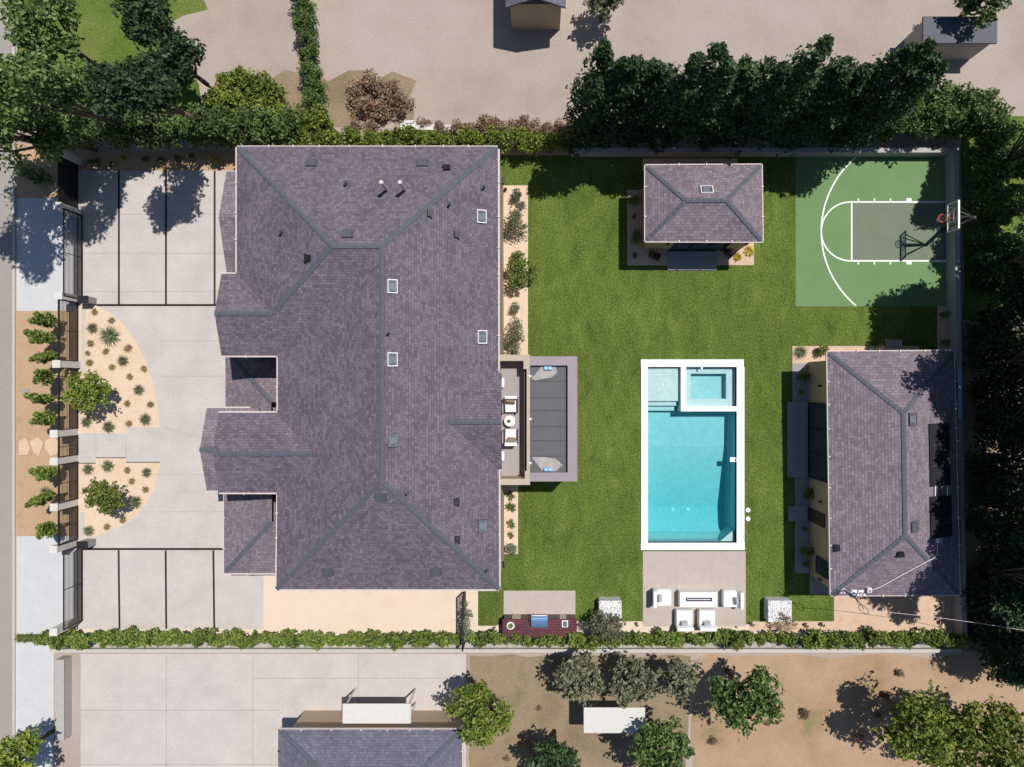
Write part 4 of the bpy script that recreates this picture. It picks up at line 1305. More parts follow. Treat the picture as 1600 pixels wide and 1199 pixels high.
# basketball hoop
hp = thing("basketball_hoop", "basketball hoop with clear white framed backboard over the sport court", "basketball hoop", (*G(1471,360),0))
bx_, by_ = G(1471,360)
X0 = G(1437,0)[0]
MB().bar((bx_,by_,0),(bx_,by_,3.3),0.16,0.16).build("pole", M['dark'], hp)
ar = MB()
for z in (3.1,3.55): ar.bar((bx_,by_,z if z<3.3 else 3.25),(X0+0.05,by_,z),0.09,0.09)
for dy in (-0.62,0.62):
    ar.bar((bx_,by_,3.2),(X0+0.05,by_+dy,3.1),0.05,0.05); ar.bar((bx_,by_,3.2),(X0+0.05,by_+dy,3.75),0.05,0.05)
for fx_ in (0.35,0.7): ar.bar((X0+(bx_-X0)*fx_,by_-0.001,3.12),(X0+(bx_-X0)*fx_,by_,3.45),0.05,0.05)
ar.build("support_arm", M['dark'], hp)
bw_, bz0, bz1 = 0.8, 2.9, 3.96
bd = MB()
for y in (-bw_, bw_): bd.box(X0-0.03,X0+0.03,by_+y-0.025,by_+y+0.025,bz0,bz1)
bd.box(X0-0.03,X0+0.03,by_-bw_+0.025,by_+bw_-0.025,bz0,bz0+0.05); bd.box(X0-0.05,X0+0.05,by_-bw_,by_+bw_,bz1,bz1+0.06)
bdo = bd.build("backboard", M['white'], hp)
def clear_mat():
    m, n, l, b = new_mat("clear_acrylic")
    n.remove(b)
    tr = n.new("ShaderNodeBsdfTransparent"); tr.inputs[0].default_value = (0.75,0.8,0.8,1)
    gl = n.new("ShaderNodeBsdfGlossy"); gl.inputs["Roughness"].default_value = 0.05
    ms = n.new("ShaderNodeMixShader"); ms.inputs[0].default_value = 0.08
    l.new(tr.outputs[0], ms.inputs[1]); l.new(gl.outputs[0], ms.inputs[2]); l.new(ms.outputs[0], n["Material Output"].inputs["Surface"])
    return m
M['clear'] = clear_mat()
MB().box(X0-0.01,X0+0.01,by_-bw_+0.025,by_+bw_-0.025,bz0+0.05,bz1).build("pane", M['clear'], bdo)
sq = MB()
for y in (-0.3,0.27): sq.box(X0-0.025,X0-0.012,by_+y,by_+y+0.03,3.1,3.55)
for z in (3.1,3.52): sq.box(X0-0.026,X0-0.012,by_-0.27,by_+0.27,z,z+0.03)
sq.build("target_square", M['white'], bdo)
rc = (X0-0.38, by_, 3.05)
rimm = MB().tube([(rc[0]+0.23*math.cos(i*math.pi/12), rc[1]+0.23*math.sin(i*math.pi/12), 3.05) for i in range(24)], 0.022, 8, closed=True)
rimm.box(X0-0.16,X0-0.03,by_-0.09,by_+0.09,3.0,3.06)
ro = rimm.build("rim", M['orange'], hp)
nt_ = MB()
for i in range(12):
    a = i*math.pi/6
    for s in (-1,1):
        pts = [(rc[0]+rr*math.cos(a+s*k*0.26), rc[1]+rr*math.sin(a+s*k*0.26), 3.04-k*0.14) for k, rr in enumerate((0.22,0.18,0.145,0.125))]
        nt_.tube(pts, 0.007, 4)
nt_.build("net", M['net'], ro)

# ------------------------------------------------------------------ small ground items
for i, (pts, lb) in enumerate((([(30,690),(41,684),(48,700),(44,711),(30,712)],"pale flagstone nearest the street beside the foot gate"),([(47,690),(58,683),(69,691),(61,714),(53,706)],"pale pointed flagstone in the middle of the three by the foot gate"),([(72,688),(84,683),(92,690),(90,710),(80,713),(70,700)],"pale flagstone closest to the foot gate pillars"))):
    o = MB().prism([G(*q) for q in pts], -0.02, 0.05).build("flagstone", M['paver'], bevel=0.01)
    tag(o, lb, "flagstone", "flagstones in the parkway")
o = MB().prism([G(*q) for q in rect(36,607,46,615)], 0, 0.05).build("utility_cover", M['slate'], bevel=0.01)
tag(o, "small pale utility cover set in the parkway soil between shrubs", "utility cover")
for (x0_, y0_, x1_, y1_, lb, nm) in ((936,935,971.5,972,"white rock faced cube planter beside the olive tree","left"),(1200,935,1237.5,975,"white rock faced cube planter with dry shrub growing over it","right")):
    h = 0.85
    a = P(x0_,y0_+4,h); b = P(x1_,y1_-2,h)
    t = thing("rock_planter", lb, "planter", ((a.x+b.x)/2,(a.y+b.y)/2,0), "white rock planters")
    MB().box(a.x,b.x,b.y,a.y,-0.02,h).build("planter_block", M['rockwhite'], t, bevel=0.05)
    MB().box(a.x+0.25,b.x-0.25,b.y+0.25,a.y-0.5,h,h+0.04).build("planting_gravel", M['rockwhite'], t, bevel=0.02)

# ------------------------------------------------------------------ planting
# long hedge along the lower wall
hv = [shrub(100+i, 0.5, 1.75, 620, 0.19, M['leaf_hedge'], "hedge_shrub", "leafy green hedge shrub in the long row before the block wall", "shrub", group="long hedge along the lower wall") for i in range(6)]
used = [False]*6
r = random.Random(4)
x = 86.0
while x < 1490:
    i = r.randrange(6)
    if abs(x-727) > 6:
        h = 0.9+0.22*r.random()
        o = place(hv[i], used[i], (*G(x, 990+r.uniform(-1.5,1.5)),0), r.random()*6.28, h, None, sz=h*r.uniform(0.85,1.15))
        used[i] = True
        if x < 720: o["label"] = "leafy green hedge shrub below the driveway and side gravel, left of the side gate"; o["group"] = "hedge left of the side gate"
        else: o["label"] = "leafy green hedge shrub before the block wall, right of the side gate"; o["group"] = "hedge right of the side gate"
    x += r.uniform(14.5,18.5)
# parkway column shrubs outside the fence
cs = shrub(140, 0.4, 3.9, 1500, 0.18, M['leaf_hedge'], "column_shrub", "", "shrub", z0=0.15, nclump=16, group="column shrubs outside the fence")
lab = ["column shrub outside the fence, topmost of its row beside the apron","second column shrub from the top outside the fence","third column shrub from the top outside the fence","column shrub outside the fence just above the utility cover","column shrub outside the fence just below the utility cover","column shrub outside the fence just above the flagstones","column shrub outside the fence just below the foot gate","column shrub outside the fence with a grass tuft at its side","lowest column shrub outside the fence beside the lower apron"]
for i, (x, y) in enumerate(((105,505),(103,530),(103,560),(103,590),(103,622),(103,652),(104,732),(105,771),(107,818))):
    place(cs, i > 0, (*G(x,y),0), i*1.3, 1.0, lab[i], sz=1.0+0.1*math.sin(i*2.0))
# two fruit trees in the curved beds
tree("fruit_tree", "leafy lime green fruit tree in the upper curved bed by the fence", (183,612), [(176,597,2.0,0.75),(166,618,2.3,0.8),(186,622,2.1,0.7),(180,606,2.6,0.75),(162,600,2.5,0.7),(190,606,1.9,0.55),(158,622,2.5,0.6),(150,610,2.2,0.5),(172,634,2.2,0.5)], M['leaf_lime'], 0.24, 105, 0.06, "fruit trees in the curved beds", 21)
tree("fruit_tree", "loose lime green fruit tree in the lower curved bed by the fence", (198,770), [(182,757,2.1,0.7),(196,774,2.4,0.75),(210,762,2.1,0.6),(200,785,2.0,0.6),(178,772,2.3,0.6),(212,778,1.9,0.5),(197,752,2.2,0.5)], M['leaf_lime'], 0.24, 85, 0.06, "fruit trees in the curved beds", 22)
# grass tufts in the curved beds
tg = tuft(31, 120, 0.52, M['blade'], "grass_tuft", "grey green grass tuft in the upper curved bed", "grass tuft", group="green tufts in the upper bed")
place_all(tg, [(147,513,1.0),(175,525,1.75),(194,564,1.0),(219,609,1.0),(229,655,1.1),(137,659,1.0),(172,667,1.1)], seed=1)
tl = copy_tree(tg); tl["label"] = "grey green grass tuft in the lower curved bed"
place_all(tl, [(140,733,1.0),(171,728,1.1),(231,738,0.9),(214,784,1.15),(141,829,1.0)], group="green tufts in the lower bed", seed=2)
td = tuft(32, 80, 0.32, M['blade_dry'], "dry_tuft", "small straw coloured tuft in the upper curved bed", "grass tuft", group="dry tufts in the upper bed")
td.scale = (0.85,)*3
place_all(td, [(149,488,1),(176,501,1),(143,537,1.1),(202,544,1.2),(167,549,1.0),(141,567,1.1),(176,574,1.0),(226,576,1.0),(204,589,1.0),(200,631,1.0),(236,632,1.0),(203,662,1.0),(138,552,.8)], seed=3)
te = copy_tree(td); te["label"] = "small straw coloured tuft in the lower curved bed"
place_all(te, [(200,735,1),(207,752,1),(229,765,1),(193,812,1.1),(168,823,1.0)], group="dry tufts in the lower bed", seed=4)
tag(place(tg, True, (*G(75,770),0), 2.0, 1.2), "grey green grass tuft beside a column shrub outside the fence", "grass tuft", "parkway tuft")
# strip of ornamental grass by the street corner
tq = tuft(33, 70, 0.42, M['blade_green'], "ornamental_grass", "ornamental grass clump in the strip below the lower apron", "grass tuft", group="grass clumps below the lower apron")
place_all(tq, [(33,996,1),(41,997,1),(50,995,1.1),(59,997,1),(68,996,1.1),(77,997,1)], seed=6)
# shaded bed at the top of the forecourt
tb_ = shrub(150, 0.28, 0.5, 150, 0.1, M['leaf_tree'], "bed_plant", "low shaded plant in the bed above the driveway", "plant", nclump=5, group="low plants above the driveway")
place_all(tb_, [(156,254,1),(178,258,0.9),(230,252,1),(256,252,1.1),(281,250,1),(302,247,1),(146,255,.8)], seed=7)
yf_ = shrub(151, 0.3, 0.55, 140, 0.13, M['leaf_yellow'], "flower_bush", "yellow flowering plant in the bed above the driveway, left one near the first joint", "plant", nclump=5, group="yellow plants above the driveway")
place_all(yf_, [(197,248,0.8),(333,247,0.75),(344,253,0.8)], labels=["yellow flowering plant in the bed above the driveway, nearest the fence","yellow flowering plant left of a pair beside the big roof corner","yellow flowering plant right of a pair beside the big roof corner"], seed=8)
pk = shrub(152, 0.5, 0.7, 240, 0.12, M['leaf_tree'], "parkway_bush", "low shaded bush in the parkway above the upper apron", "shrub", nclump=7, group="shaded parkway bushes")
place_all(pk, [(48,268,1.1),(66,276,1.2),(80,282,1.0)], seed=9)
# bed along the garden side of the house
s1 = shrub(160, 0.42, 0.8, 420, 0.13, M['leaf_sage'], "sage_bush", "round pale sage bush", "shrub", nclump=8, group="sage bushes along the house")
place_all(s1, [(807.5,307,1.0),(809.5,401,0.9),(805,481,0.9),(806,556,0.8),(797.5,854,1.0)], labels=["pale sage bush at the top of the bed along the house","pale sage bush just above the largest bush along the house","pale sage bush between two larger bushes along the house","pale sage bush tucked against the balcony parapet","pale sage bush at the bottom end of the lower house bed"], seed=10)
tree("garden_bush", "loose green shrub in the upper half of the bed along the house", (808,350), [(813,332,1.1,.55),(807,350,1.4,.75),(799,360,1.1,.6),(815,364,1.0,.6)], M['leaf_olive'], 0.14, 170, 0.04, "loose shrubs along the house", 41)
tree("garden_bush", "broad dark green shrub overhanging the lawn edge along the house", (812,432), [(810,414,1.1,.6),(822,424,1.4,.65),(804,428,1.5,.65),(815,442,1.3,.65),(828,436,1.1,.5),(806,449,1.1,.5)], M['leaf_hedge'], 0.17, 170, 0.05, "loose shrubs along the house", 42)
tree("garden_bush", "feathery olive shrub near the balcony in the bed along the house", (805,527), [(806,511,1.1,.65),(800,525,1.4,.7),(813,528,1.2,.65),(804,541,1.0,.6)], M['leaf_olive'], 0.13, 170, 0.04, "loose shrubs along the house", 43)
sm = shrub(161, 0.2, 0.4, 90, 0.09, M['leaf_red'], "small_bush", "small brownish plant against the wall at the top of the house bed", "plant", nclump=4)
place_all(sm, [(788.5,297,1)], seed=3)
ag = tuft(34, 46, 0.42, M['blade_green'], "spiky_plant", "spiky green plant", "plant", w=0.035, group="spiky plants in the lower house bed")
place_all(ag, [(797.5,774,1.0),(798.5,792,1.1),(799,818,1.0),(798,836,0.75)], labels=["spiky green plant nearest the balcony in the lower house bed","second spiky green plant from the balcony in the lower house bed","third spiky green plant from the balcony in the lower house bed","compact spiky plant next to the sage bush in the lower house bed"], seed=11)
# cabana plants
cb1 = shrub(162, 0.4, 0.9, 300, 0.12, M['leaf_hedge'], "cabana_bush", "green bush", "shrub", nclump=7, group="bushes around the cabana")
place_all(cb1, [(991,315,1.0),(992,370,1.15),(991,399,0.5),(990,341,.4)], labels=["shaded green bush at the upper left of the cabana","shaded green bush at the lower left corner of the cabana","tiny green plant below the left bushes of the cabana","tiny green plant between the two left bushes of the cabana"], seed=12)
cb2 = shrub(163, 0.42, 0.8, 320, 0.11, M['leaf_red'], "red_bush", "reddish bush below the cabana wall, left of the step", "shrub", nclump=7, group="reddish bushes by the cabana step")
place_all(cb2, [(1024,400,1.0),(1133,396,0.9)], labels=["reddish shaded bush left of the cabana step","reddish shaded bush right of the cabana step"], seed=13)
cy = tuft(35, 70, 0.5, M['leaf_yellow'], "yellow_plant", "sunlit yellow plant", "plant", w=0.03, group="sunlit yellow plants by the cabana")
place_all(cy, [(1152,402,0.8),(1170,393,0.95)], labels=["sunlit yellow plant at the lower right of the cabana, closer to the step","sunlit yellow plant at the lower right corner of the cabana, farther from the step"], seed=14)
# guest house plants
gt = place(tg, True, (*G(1250,550),0), 1.0, 1.2, "sunlit grass tuft at the top left corner of the guest house bed", "guest house tufts")
gy1 = shrub(164, 0.45, 0.8, 300, 0.14, M['leaf_lime'], "lime_bush", "lime green bush", "shrub", nclump=7, group="bushes along the guest house")
place_all(gy1, [(1281,548,1.0),(1252,588,1.0),(1250,613,0.5),(1258,768,1.05),(1257,858,1.05),(1257,880,0.5),(1256,826,0.4)], labels=["lime green bush at the top edge of the guest house","shaded bush by the siding near the top of the guest house","tiny shaded plant above the long step of the guest house","shaded bush just above the small step of the guest house","shaded bush beside the guest house window","tiny plant below the bush at the guest house window","tiny plant below the small step of the guest house"], seed=15)
place_all(copy_tree(s1), [(1360,547,.7)], labels=["pale bush behind the guest house roof edge by the grey pad"], group="bush by the pad", seed=1)
place_all(copy_tree(gy1), [(1472,492,.7),(1474,535,.6)], labels=["yellowish bush in the corner bed under the sport court","yellowish bush in the corner bed touching the guest house"], group="corner bed bushes", seed=2)
# olive tree and dry shrub at the rock planters
tree("olive_tree", "grey green olive tree hanging over the left rock planter", (939,964), [(932,954,1.6,.75),(950,958,1.9,.8),(926,966,1.7,.65),(943,974,1.7,.75),(957,972,1.5,.65),(938,961,2.3,.7),(962,960,1.4,.45)], M['leaf_olive'], 0.15, 150, 0.06, None, 44)
tree("dry_shrub", "dry brownish shrub growing out of the right rock planter", (1213,962), [(1214,954,1.1,.4),(1222,962,1.2,.45),(1208,968,1.0,.4),(1219,975,.9,.45),(1234,972,.7,.35)], M['leaf_dry'], 0.12, 120, 0.03, None, 45)
vine = tree("climbing_shrub", "pale leafy shrub leaning over the side gate", (733,958), [(732,935,1.0,.28),(733,950,1.3,.42),(731,962,1.5,.42),(733,975,1.2,.4),(731,985,.9,.35)], M['leaf_sage'], 0.15, 170, 0.03, None, 46)
bp_ = shrub(165, 0.18, 0.3, 70, 0.08, M['leaf_olive'], "edging_plant", "small dark plant in the gravel strip beside the long hedge", "plant", nclump=3, group="small plants in the gravel strip")
place_all(bp_, [(995,974,1),(1150,979,0.6),(1174,973,1.2),(1283,974,1.2),(1258,975,1.2),(772,980,0.8),(778,974,.5)], seed=16)

# ------------------------------------------------------------------ hedges and trees along the back
hb = [shrub(170+i, 0.75, 2.6, 900, 0.22, M['leaf_lime'], "back_shrub", "bright green hedge shrub between the big roof and the back boundary", "shrub", nclump=12, group="bright hedge behind the big roof") for i in range(3)]
r = random.Random(9)
ub = [False]*3
x = 486
while x < 905:
    i = r.randrange(3)
    s = r.uniform(0.82,1.05)
    place(hb[i], ub[i], (*G(x, 232+r.uniform(-3,2)),0), r.random()*6.28, s); ub[i] = True
    x += r.uniform(20,27)
hd = [shrub(180+i, 1.05, 4.9, 1900, 0.24, M['leaf_tree'], "tall_shrub", "tall shaded hedge shrub above the forecourt bed", "shrub", nclump=16, group="tall hedge above the forecourt") for i in range(3)]
ub = [False]*3
x = 128
while x < 480:
    i = r.randrange(3)
    s = r.uniform(0.85,1.1)
    place(hd[i], ub[i], (*G(x, 224+r.uniform(-5,2)),0), r.random()*6.28, s); ub[i] = True
    x += r.uniform(24,32)
hl = [copy_tree(q) for q in hb[:2]]
for q in hl: q["label"] = "sunlit bright green shrub beyond the tall forecourt hedge"; q["group"] = "sunlit shrubs beyond the forecourt hedge"
for j, x in enumerate((300,325,352,378,402,430,458,485,512)):
    place(hl[j%2], j > 1, (*G(x, 203+r.uniform(-4,3)),0), r.random()*6.28, r.uniform(0.9,1.2))
dh = [shrub(190+i, 0.75, 1.3, 600, 0.17, M['leaf_dry'], "dry_hedge_shrub", "rosy brown dry shrub beyond the bright hedge", "shrub", nclump=10, group="rosy brown shrubs beyond the bright hedge") for i in range(2)]
for j, x in enumerate(range(715,906,20)):
    place(dh[j%2], j > 1, (*G(x, 206+r.uniform(-3,3)),0), r.random()*6.28, r.uniform(0.8,1.1))
for j, x in enumerate((560,584,665,688)):
    place(dh[j%2], True, (*G(x, 202+r.uniform(-3,3)),0), r.random()*6.28, r.uniform(0.6,0.8))
# tall dark screening trees behind the court wall
def screen_tree(seed, h, rad, nleaf, mat, label, group, name="screen_tree", size=0.26):
    r = random.Random(seed)
    f = MB(); t = MB()
    t.tube([(0,0,-0.05),(0.05,0.03,h*0.5),(0,0,h*0.92)], 0.14, 8, 0.03)
    n = 30
    for i in range(n):
        z = 0.6+(h-0.9)*(i+r.random())/n
        k = 1.0 if z < h*0.7 else max(0.35, 1-(z-h*0.7)/(h*0.3)*0.75)
        a = r.random()*6.28; q = rad*k*(0.35+0.4*r.random())
        rr = rad*k*(0.5+0.25*r.random())
        clump(f, (q*math.cos(a), q*math.sin(a), z), (rr,rr,rr*1.1), nleaf//n, size, r)
    return make_plant(name, label, "tree", mat, f, t, group=group)
sts = [screen_tree(200+i, 11.2, 1.25, 4000, M['leaf_dark'], "tall dark screening tree behind the court wall above the cabana", "tall screening trees behind the court wall") for i in range(3)]
us = [False]*3
for j, x in enumerate((913,948,986,1022,1060,1098,1136,1172,1210,1246,1284,1316)):
    i = j % 3
    place(sts[i], us[i], (*G(x, 216+2*math.sin(j*2.3)),0), j*1.7, 1.0, sz=0.96+0.1*math.sin(j*1.9+1)); us[i] = True
hl2 = [copy_tree(q) for q in hd[:2]]
for j, (x, y) in enumerate(((1362,212),(1390,208),(1420,210),(1448,208),(1478,208),(1512,214),(1425,186),(1392,184),(1455,184),(1490,186),(1516,240))):
    o = place(hl2[j%2], j > 1, (*G(x,y),0), j*2.1, 0.95)
    o["label"] = "sunlit shrub at the corner behind the sport court"; o["group"] = "sunlit shrubs behind the court corner"
# leafy trees outside the right wall: they shade the court and the guest house roof
rt_specs = [
    ((1522,292),[(1512,285,6.5,1.5),(1530,275,7.5,1.6),(1524,300,5.0,1.4)],"leafy tree outside the side wall, topmost beside the court corner"),
    ((1530,352),[(1545,345,6.5,1.4),(1538,360,7.0,1.3),(1535,330,6.0,1.4)],"leafy tree outside the side wall level with the basketball hoop"),
    ((1528,425),[(1475,428,9.5,1.7),(1500,415,8.5,1.7),(1525,430,9.0,2.0),(1530,450,7.0,1.8),(1490,445,9.0,1.5)],"broad leafy tree outside the side wall level with the lower court corner"),
    ((1530,500),[(1508,500,8.0,1.7),(1530,505,9.0,1.9),(1532,485,6.5,1.6),(1500,520,9.5,1.5)],"dark leafy tree outside the side wall above the guest house"),
    ((1530,575),[(1478,560,10.5,1.5),(1500,565,10.0,1.8),(1530,575,9.5,2.0),(1535,590,7.0,1.8),(1490,590,9.5,1.2)],"dark leafy tree outside the side wall by the guest house top corner"),
    ((1532,655),[(1508,640,9.0,1.6),(1530,660,9.0,2.0),(1540,670,7.0,1.8),(1508,680,8.8,1.5)],"dark leafy tree outside the side wall level with the upper solar mat"),
    ((1530,735),[(1500,720,9.5,1.6),(1508,750,9.0,1.6),(1532,740,9.0,2.0),(1538,755,6.5,1.8)],"dark leafy tree outside the side wall level with the gap between solar mats"),
    ((1530,815),[(1500,800,9.8,1.6),(1508,830,9.0,1.5),(1532,820,9.0,2.0),(1538,835,6.5,1.8)],"dark leafy tree outside the side wall level with the lower solar mat"),
    ((1528,890),[(1536,868,6.0,1.4),(1540,890,5.0,1.7),(1545,910,4.5,1.6)],"dark leafy tree outside the side wall by the rear gravel"),
    ((1532,965),[(1532,955,6.0,1.3),(1544,970,6.5,1.6),(1548,985,5.5,1.5)],"dark leafy tree outside the side wall at the bottom right corner"),
]
extra = {0:[(1506,276,8.4,0.95),(1516,262,8.0,1.0),(1520,240,8.0,1.0),(1522,226,7.5,1.0),(1524,208,7.0,1.1)],2:[(1494,420,11.0,2.0),(1476,412,10.6,1.5),(1512,398,10.5,1.5),(1470,440,10.8,1.5),(1456,455,10.6,1.1)],
         4:[(1446,538,11.5,1.5),(1466,545,11.3,1.7),(1485,530,11.0,1.8),(1462,570,11.2,1.3)],5:[(1478,610,11.2,1.5),(1484,640,11.0,1.5),(1482,668,11.2,1.4)],
         6:[(1482,700,11.2,1.5),(1472,735,11.4,1.4),(1484,755,11.0,1.5)],7:[(1462,780,11.4,1.3),(1480,800,11.2,1.6),(1486,770,11,1.5)],8:[(1484,838,11.2,1.5),(1456,818,11.3,1.4),(1470,838,11.2,1.3),(1452,842,11.2,0.8),(1492,872,11.0,1.1)]}
for i, (b, c, lb) in enumerate(rt_specs):
    c = c + extra.get(i, [])
    tree("boundary_tree", lb, b, c, M['leaf_dark'] if 3 <= i else M['leaf_tree'], 0.27, 170, 0.13, "leafy trees outside the side wall", 60+i)
# street trees at the top left
tree("street_tree", "big leafy street tree at the top left corner of the front fence", (150,232), [(168,262,4.6,1.3),(160,240,5.5,1.6),(185,250,5.0,1.0),(150,285,8.0,1.6),(134,308,12.0,1.9),(150,330,11.0,1.5),(120,290,11.0,1.6),(175,235,7.5,1.5),(98,236,5.5,1.7),(120,222,6.0,1.6),(96,262,6.5,1.4),(88,248,6.0,1.3),(104,246,7.5,1.4),(110,270,7.0,1.2)], M['leaf_tree'], 0.28, 110, 0.2, "tall street trees", 81)
tree("street_tree", "tall leafy tree above the upper driveway, nearer the fence", (236,214), [(234,262,12.0,1.35),(240,240,10.5,1.5),(225,275,12.5,1.0),(250,225,8.0,1.5)], M['leaf_tree'], 0.28, 110, 0.18, "tall street trees", 82)
tree("street_tree", "tall dark leafy tree above the upper driveway, nearer the big roof", (350,205), [(350,252,10.0,1.6),(335,242,10.5,1.4),(362,240,10.0,1.4),(338,268,10.5,1.0),(350,222,8.0,1.5)], M['leaf_dark'], 0.28, 120, 0.18, "tall street trees", 83)

# dense tall screen outside the side wall
sr = [screen_tree(220+i, 9.6, 1.35, 3800, M['leaf_dark'], "tall dark screening tree outside the side wall beside the guest house", "tall screening trees outside the side wall") for i in range(2)]
for j, y in enumerate(range(415,1012,37)):
    o = place(sr[j%2], j > 1, (*G(1533+5*math.sin(j*1.7), y),0), j*1.9, 1.0, sz=(0.92+0.14*math.sin(j*2.7))*(1.0 if y < 850 else 0.62))
ss = copy_tree(hd[0]); ss["label"] = "leafy green shrub outside the side wall beside the sport court"; ss["group"] = "shrubs outside the court side wall"
for j, (x, y) in enumerate(((1514,262),(1520,292),(1516,322),(1522,352),(1514,384),(1524,405),(1548,272),(1552,330),(1545,395),(1575,250),(1580,400))):
    place(ss, j > 0, (*G(x,y),0), j*2.3, 0.85+0.15*math.sin(j*1.3))
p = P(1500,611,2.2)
o = MB().box(p.x-0.1,p.x+0.1,G(0,652)[1],G(0,580)[1],0,2.2).build("sky_tinted_board", M['paleblue'], bevel=0.01)  # shaded board, reflected sky put into its blue colour
tag(o, "narrow board coloured pale blue for reflected sky, standing between the guest house roof and side wall", "board")

# ------------------------------------------------------------------ the neighbours
def yard_tree(name, label, ipx, ipy, h, rad, mat, group=None, seed=1, dens=60, size=0.32):
    """crown centre seen at photo px ipx, ipy when h metres up"""
    k = (H-h)/H
    gx, gy_ = CX+(ipx-CX)*k, CY+(ipy-CY)*k
    r = random.Random(seed)
    cl = []
    n = 7
    for i in range(n):
        a = 6.283*i/n + r.random()
        q = rad*0.55*25
        cl.append((gx+q*math.cos(a), gy_+q*math.sin(a), h+r.uniform(-0.25,0.2)*rad, rad*r.uniform(0.42,0.6)))
    cl.append((gx, gy_, h+rad*0.35, rad*0.6))
    return tree(name, label, (gx,gy_), cl, mat, size, dens, 0.07*rad+0.05, group, seed)
yt = [
 ("broad green tree on the neighbour's lawn in the top left corner",70,45,5.5,2.3,'leaf_tree'),
 ("dark green tree at the top edge beyond the neighbour's lawn",225,20,5.0,1.9,'leaf_dark'),
 ("dark green tree on the neighbour's lawn above the driveway joints",278,92,4.5,1.6,'leaf_dark'),
 ("leafy tree on the lawn beside the street at the upper left",55,150,5.0,2.1,'leaf_tree'),
 ("yellow green tree right of the neighbour's grey roof",748,1118,4.0,2.0,'leaf_lime'),
 ("olive green tree below the red grill counter beyond the low wall",905,1062,3.0,1.5,'leaf_olive'),
 ("olive green tree below the fire terrace beyond the low wall",985,1066,3.0,1.5,'leaf_olive'),
 ("olive tree beside the round green tree below the terrace",1065,1062,2.8,1.3,'leaf_olive'),
 ("round green tree in the brown yard below the right rock planter",1168,1094,4.0,2.0,'leaf_tree'),
 ("green tree at the bottom edge below the white awning",1035,1180,4.0,2.0,'leaf_tree'),
 ("dark tree added in place of a shadow left of the white awning at the bottom edge",868,1190,3.5,1.5,'leaf_dark'),  # added tree, stands in for a dark shadow on the ground
 ("large lime green tree in the tan yard at the lower right",1440,1140,4.5,2.3,'leaf_lime'),
 ("lime green tree at the bottom right corner of the tan yard",1545,1160,4.5,2.6,'leaf_lime'),
 ("small yellow green tree at the bottom left corner by the street",25,1185,3.5,1.7,'leaf_lime'),
 ("green tree at the top right corner behind the blue grey shed",1540,-8,4.0,1.6,'leaf_tree'),
 ("olive bush at the top edge beside the neighbour's roof corner",945,-8,2.5,1.4,'leaf_olive'),
]
for i, (lb, x, y, h, rad, mt) in enumerate(yt):
    yard_tree("yard_tree", lb, x, y, h, rad, M[mt], None, 300+i)
hn = copy_tree(hd[1]); hn["label"] = "dark hedge shrub in the row dividing the neighbour's yards"; hn["group"] = "dividing hedge in the neighbour's yard"
for j in range(9):
    place(hn, j > 0, (*G(504-j*3.0, 176-j*24),0), j*1.3, 0.62)
ln = copy_tree(hb[1]); ln["label"] = "bright lime shrub in the neighbour's planting bank"; ln["group"] = "lime shrubs on the neighbour's bank"
for j, (x, y) in enumerate(((372,152),(395,140),(418,150),(385,172),(408,176),(440,160),(356,172))):
    place(ln, j > 0, (*G(x,y),0), j*1.3, 1.0)
bnk = copy_tree(dh[0]); bnk["label"] = "brownish dry shrub in the neighbour's planting bank"; bnk["group"] = "dry shrubs on the neighbour's bank"
for j, (x, y) in enumerate(((560,150),(585,140),(612,150),(630,165),(575,172),(600,176))):
    place(bnk, j > 0, (*G(x,y),0), j*1.3, 1.1)
# neighbour's house at the lower edge
nh = thing("neighbour_house", "neighbour's house with purple grey hipped roof at the bottom edge", "house", (*G(590,1230),0))
na, nb, nc, nd = P(436,1140,3.2), P(722,1140,3.2), P(722,1420,3.2), P(436,1420,3.2)
n0, n1 = P(579,1283,5.0), P(579,1284,5.0)
npoly = [[na,nb,n0],[nb,nc,n1,n0],[nc,nd,n1],[nd,na,n0,n1]]
nr = planes("roof", npoly, M['nroof'], nh, [na,nb,nc,nd], 0.2)
for a, b in ((na,n0),(nb,n0),(nc,n1),(nd,n1)): cap_line(nr, a, b)
gutter(nr, na, nb); gutter(nr, na, nd, mat=M['bronze']); gutter(nr, nb, nc)
MB().box(na.x+0.4,nb.x-0.4,nc.y+0.4,na.y-0.4,-0.05,2.98).build("wall", M['stucco'], nh)
sd = thing("shed", "blue grey flat roofed shed at the top right corner", "shed", (*G(1470,60),0))
a, b = P(1442,26,2.4), P(1558,68,2.4)
MB().box(a.x+0.15,b.x-0.15,b.y+0.15,a.y-0.15,-0.02,2.28).build("wall", M['wallgrey'], sd)
MB().box(a.x,b.x,b.y,a.y,2.28,2.42).build("roof", M['flash'], sd, bevel=0.02)
sr_ = thing("garage_block", "corner of a grey roofed garage at the top edge above the big roof", "garage", (*G(830,20),0))
a, b = P(790,-160,3.0), P(884,12,3.0)
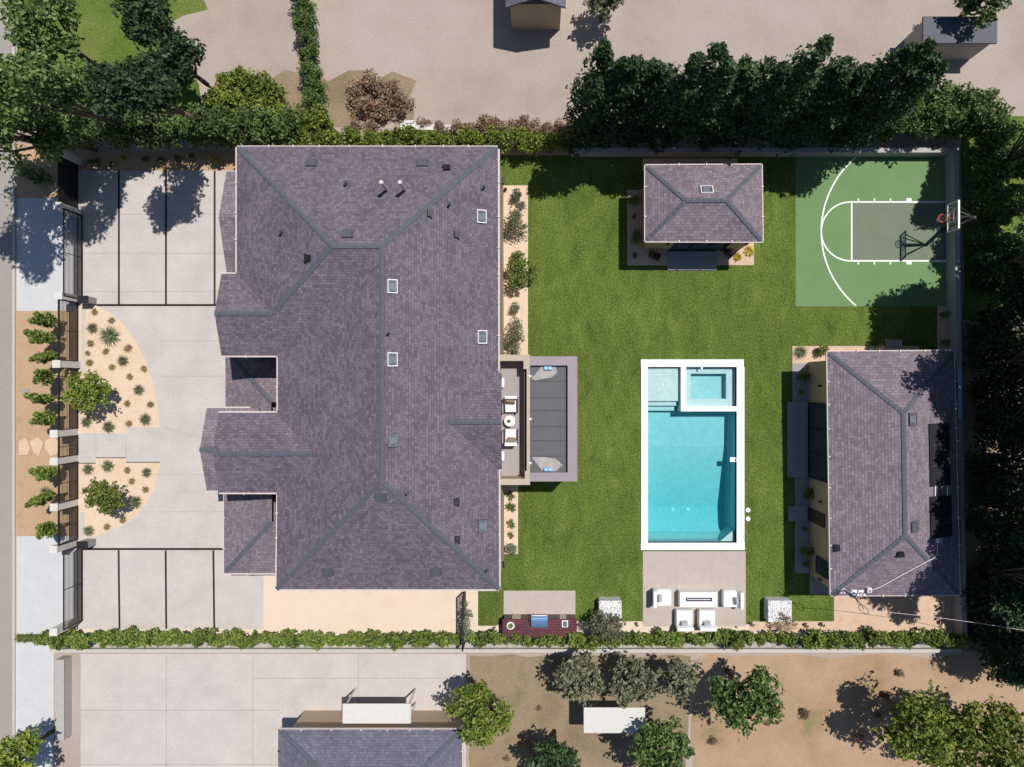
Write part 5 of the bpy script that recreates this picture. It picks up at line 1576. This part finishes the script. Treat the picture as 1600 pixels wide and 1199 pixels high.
MB().box(a.x+0.25,b.x-0.25,b.y+0.25,a.y-0.25,-0.02,2.88).build("wall", M['stucco'], sr_)
m_a, m_b = Vector(((a.x+b.x)/2, b.y, 4.0)), Vector(((a.x+b.x)/2, a.y, 4.0))
v00, v10, v11, v01 = Vector((a.x,b.y,3.0)), Vector((b.x,b.y,3.0)), Vector((b.x,a.y,3.0)), Vector((a.x,a.y,3.0))
rr_ = planes("roof", [[v00,m_a,m_b,v01],[v10,v11,m_b,m_a]], M['nroof'], sr_, [v00,m_a,v10,v11,m_b,v01], 0.15)
cap_line(rr_, m_a, m_b)
def awning(label, x0_, y0_, x1_, y1_, h, group):
    a, b = P(x0_,y0_,h), P(x1_,y1_,h)
    t = thing("awning", label, "awning", ((a.x+b.x)/2,(a.y+b.y)/2,0), group)
    MB().box(a.x,b.x,b.y,a.y,h-0.08,h).build("canopy", M['white_stucco'], t, bevel=0.02)
    for x in (a.x+0.15,b.x-0.15):
        for y in (a.y-0.15,b.y+0.15): MB().box(x-0.04,x+0.04,y-0.04,y+0.04,-0.02,h-0.08).build("post", M['white_stucco'], t)
    return t
awning("white flat awning on posts above the neighbour's grey roof", 535,1100,642,1131, 2.5, "white awnings next door")
awning("white flat awning on posts among trees at the bottom edge", 912,1106,1008,1146, 2.5, "white awnings next door")
wall("neighbour_wall", "grey low wall continuing the fence line at the lower left corner", [(106,1024),(106,1148)], 0.7, 0.5, M['wallgrey'])

strip_mesh("neighbour_joint", [(260,1024,260,1600),(395,1024,395,1600),(126,1110,436,1110),(126,1195,436,1195),(395,1060,728,1060),(560,1024,560,1100)], 0.04, 2, M['fine_joint'])
strip_mesh("neighbour_joint", [(650,60,1440,60),(820,-300,820,185),(1010,-300,1010,100),(1200,-300,1200,100),(650,-300,650,118)], 0.04, 1, M['fine_joint'])
wd = copy_tree(bnk); wd["label"] = "weedy shrub scattered over the neighbour's yards"; wd["group"] = "weedy shrubs next door"
r = random.Random(77)
for j in range(16):
    place(wd, j > 0, (*G(r.uniform(770,1540), r.uniform(1032,1190)),0), j*1.3, r.uniform(0.25,0.55))
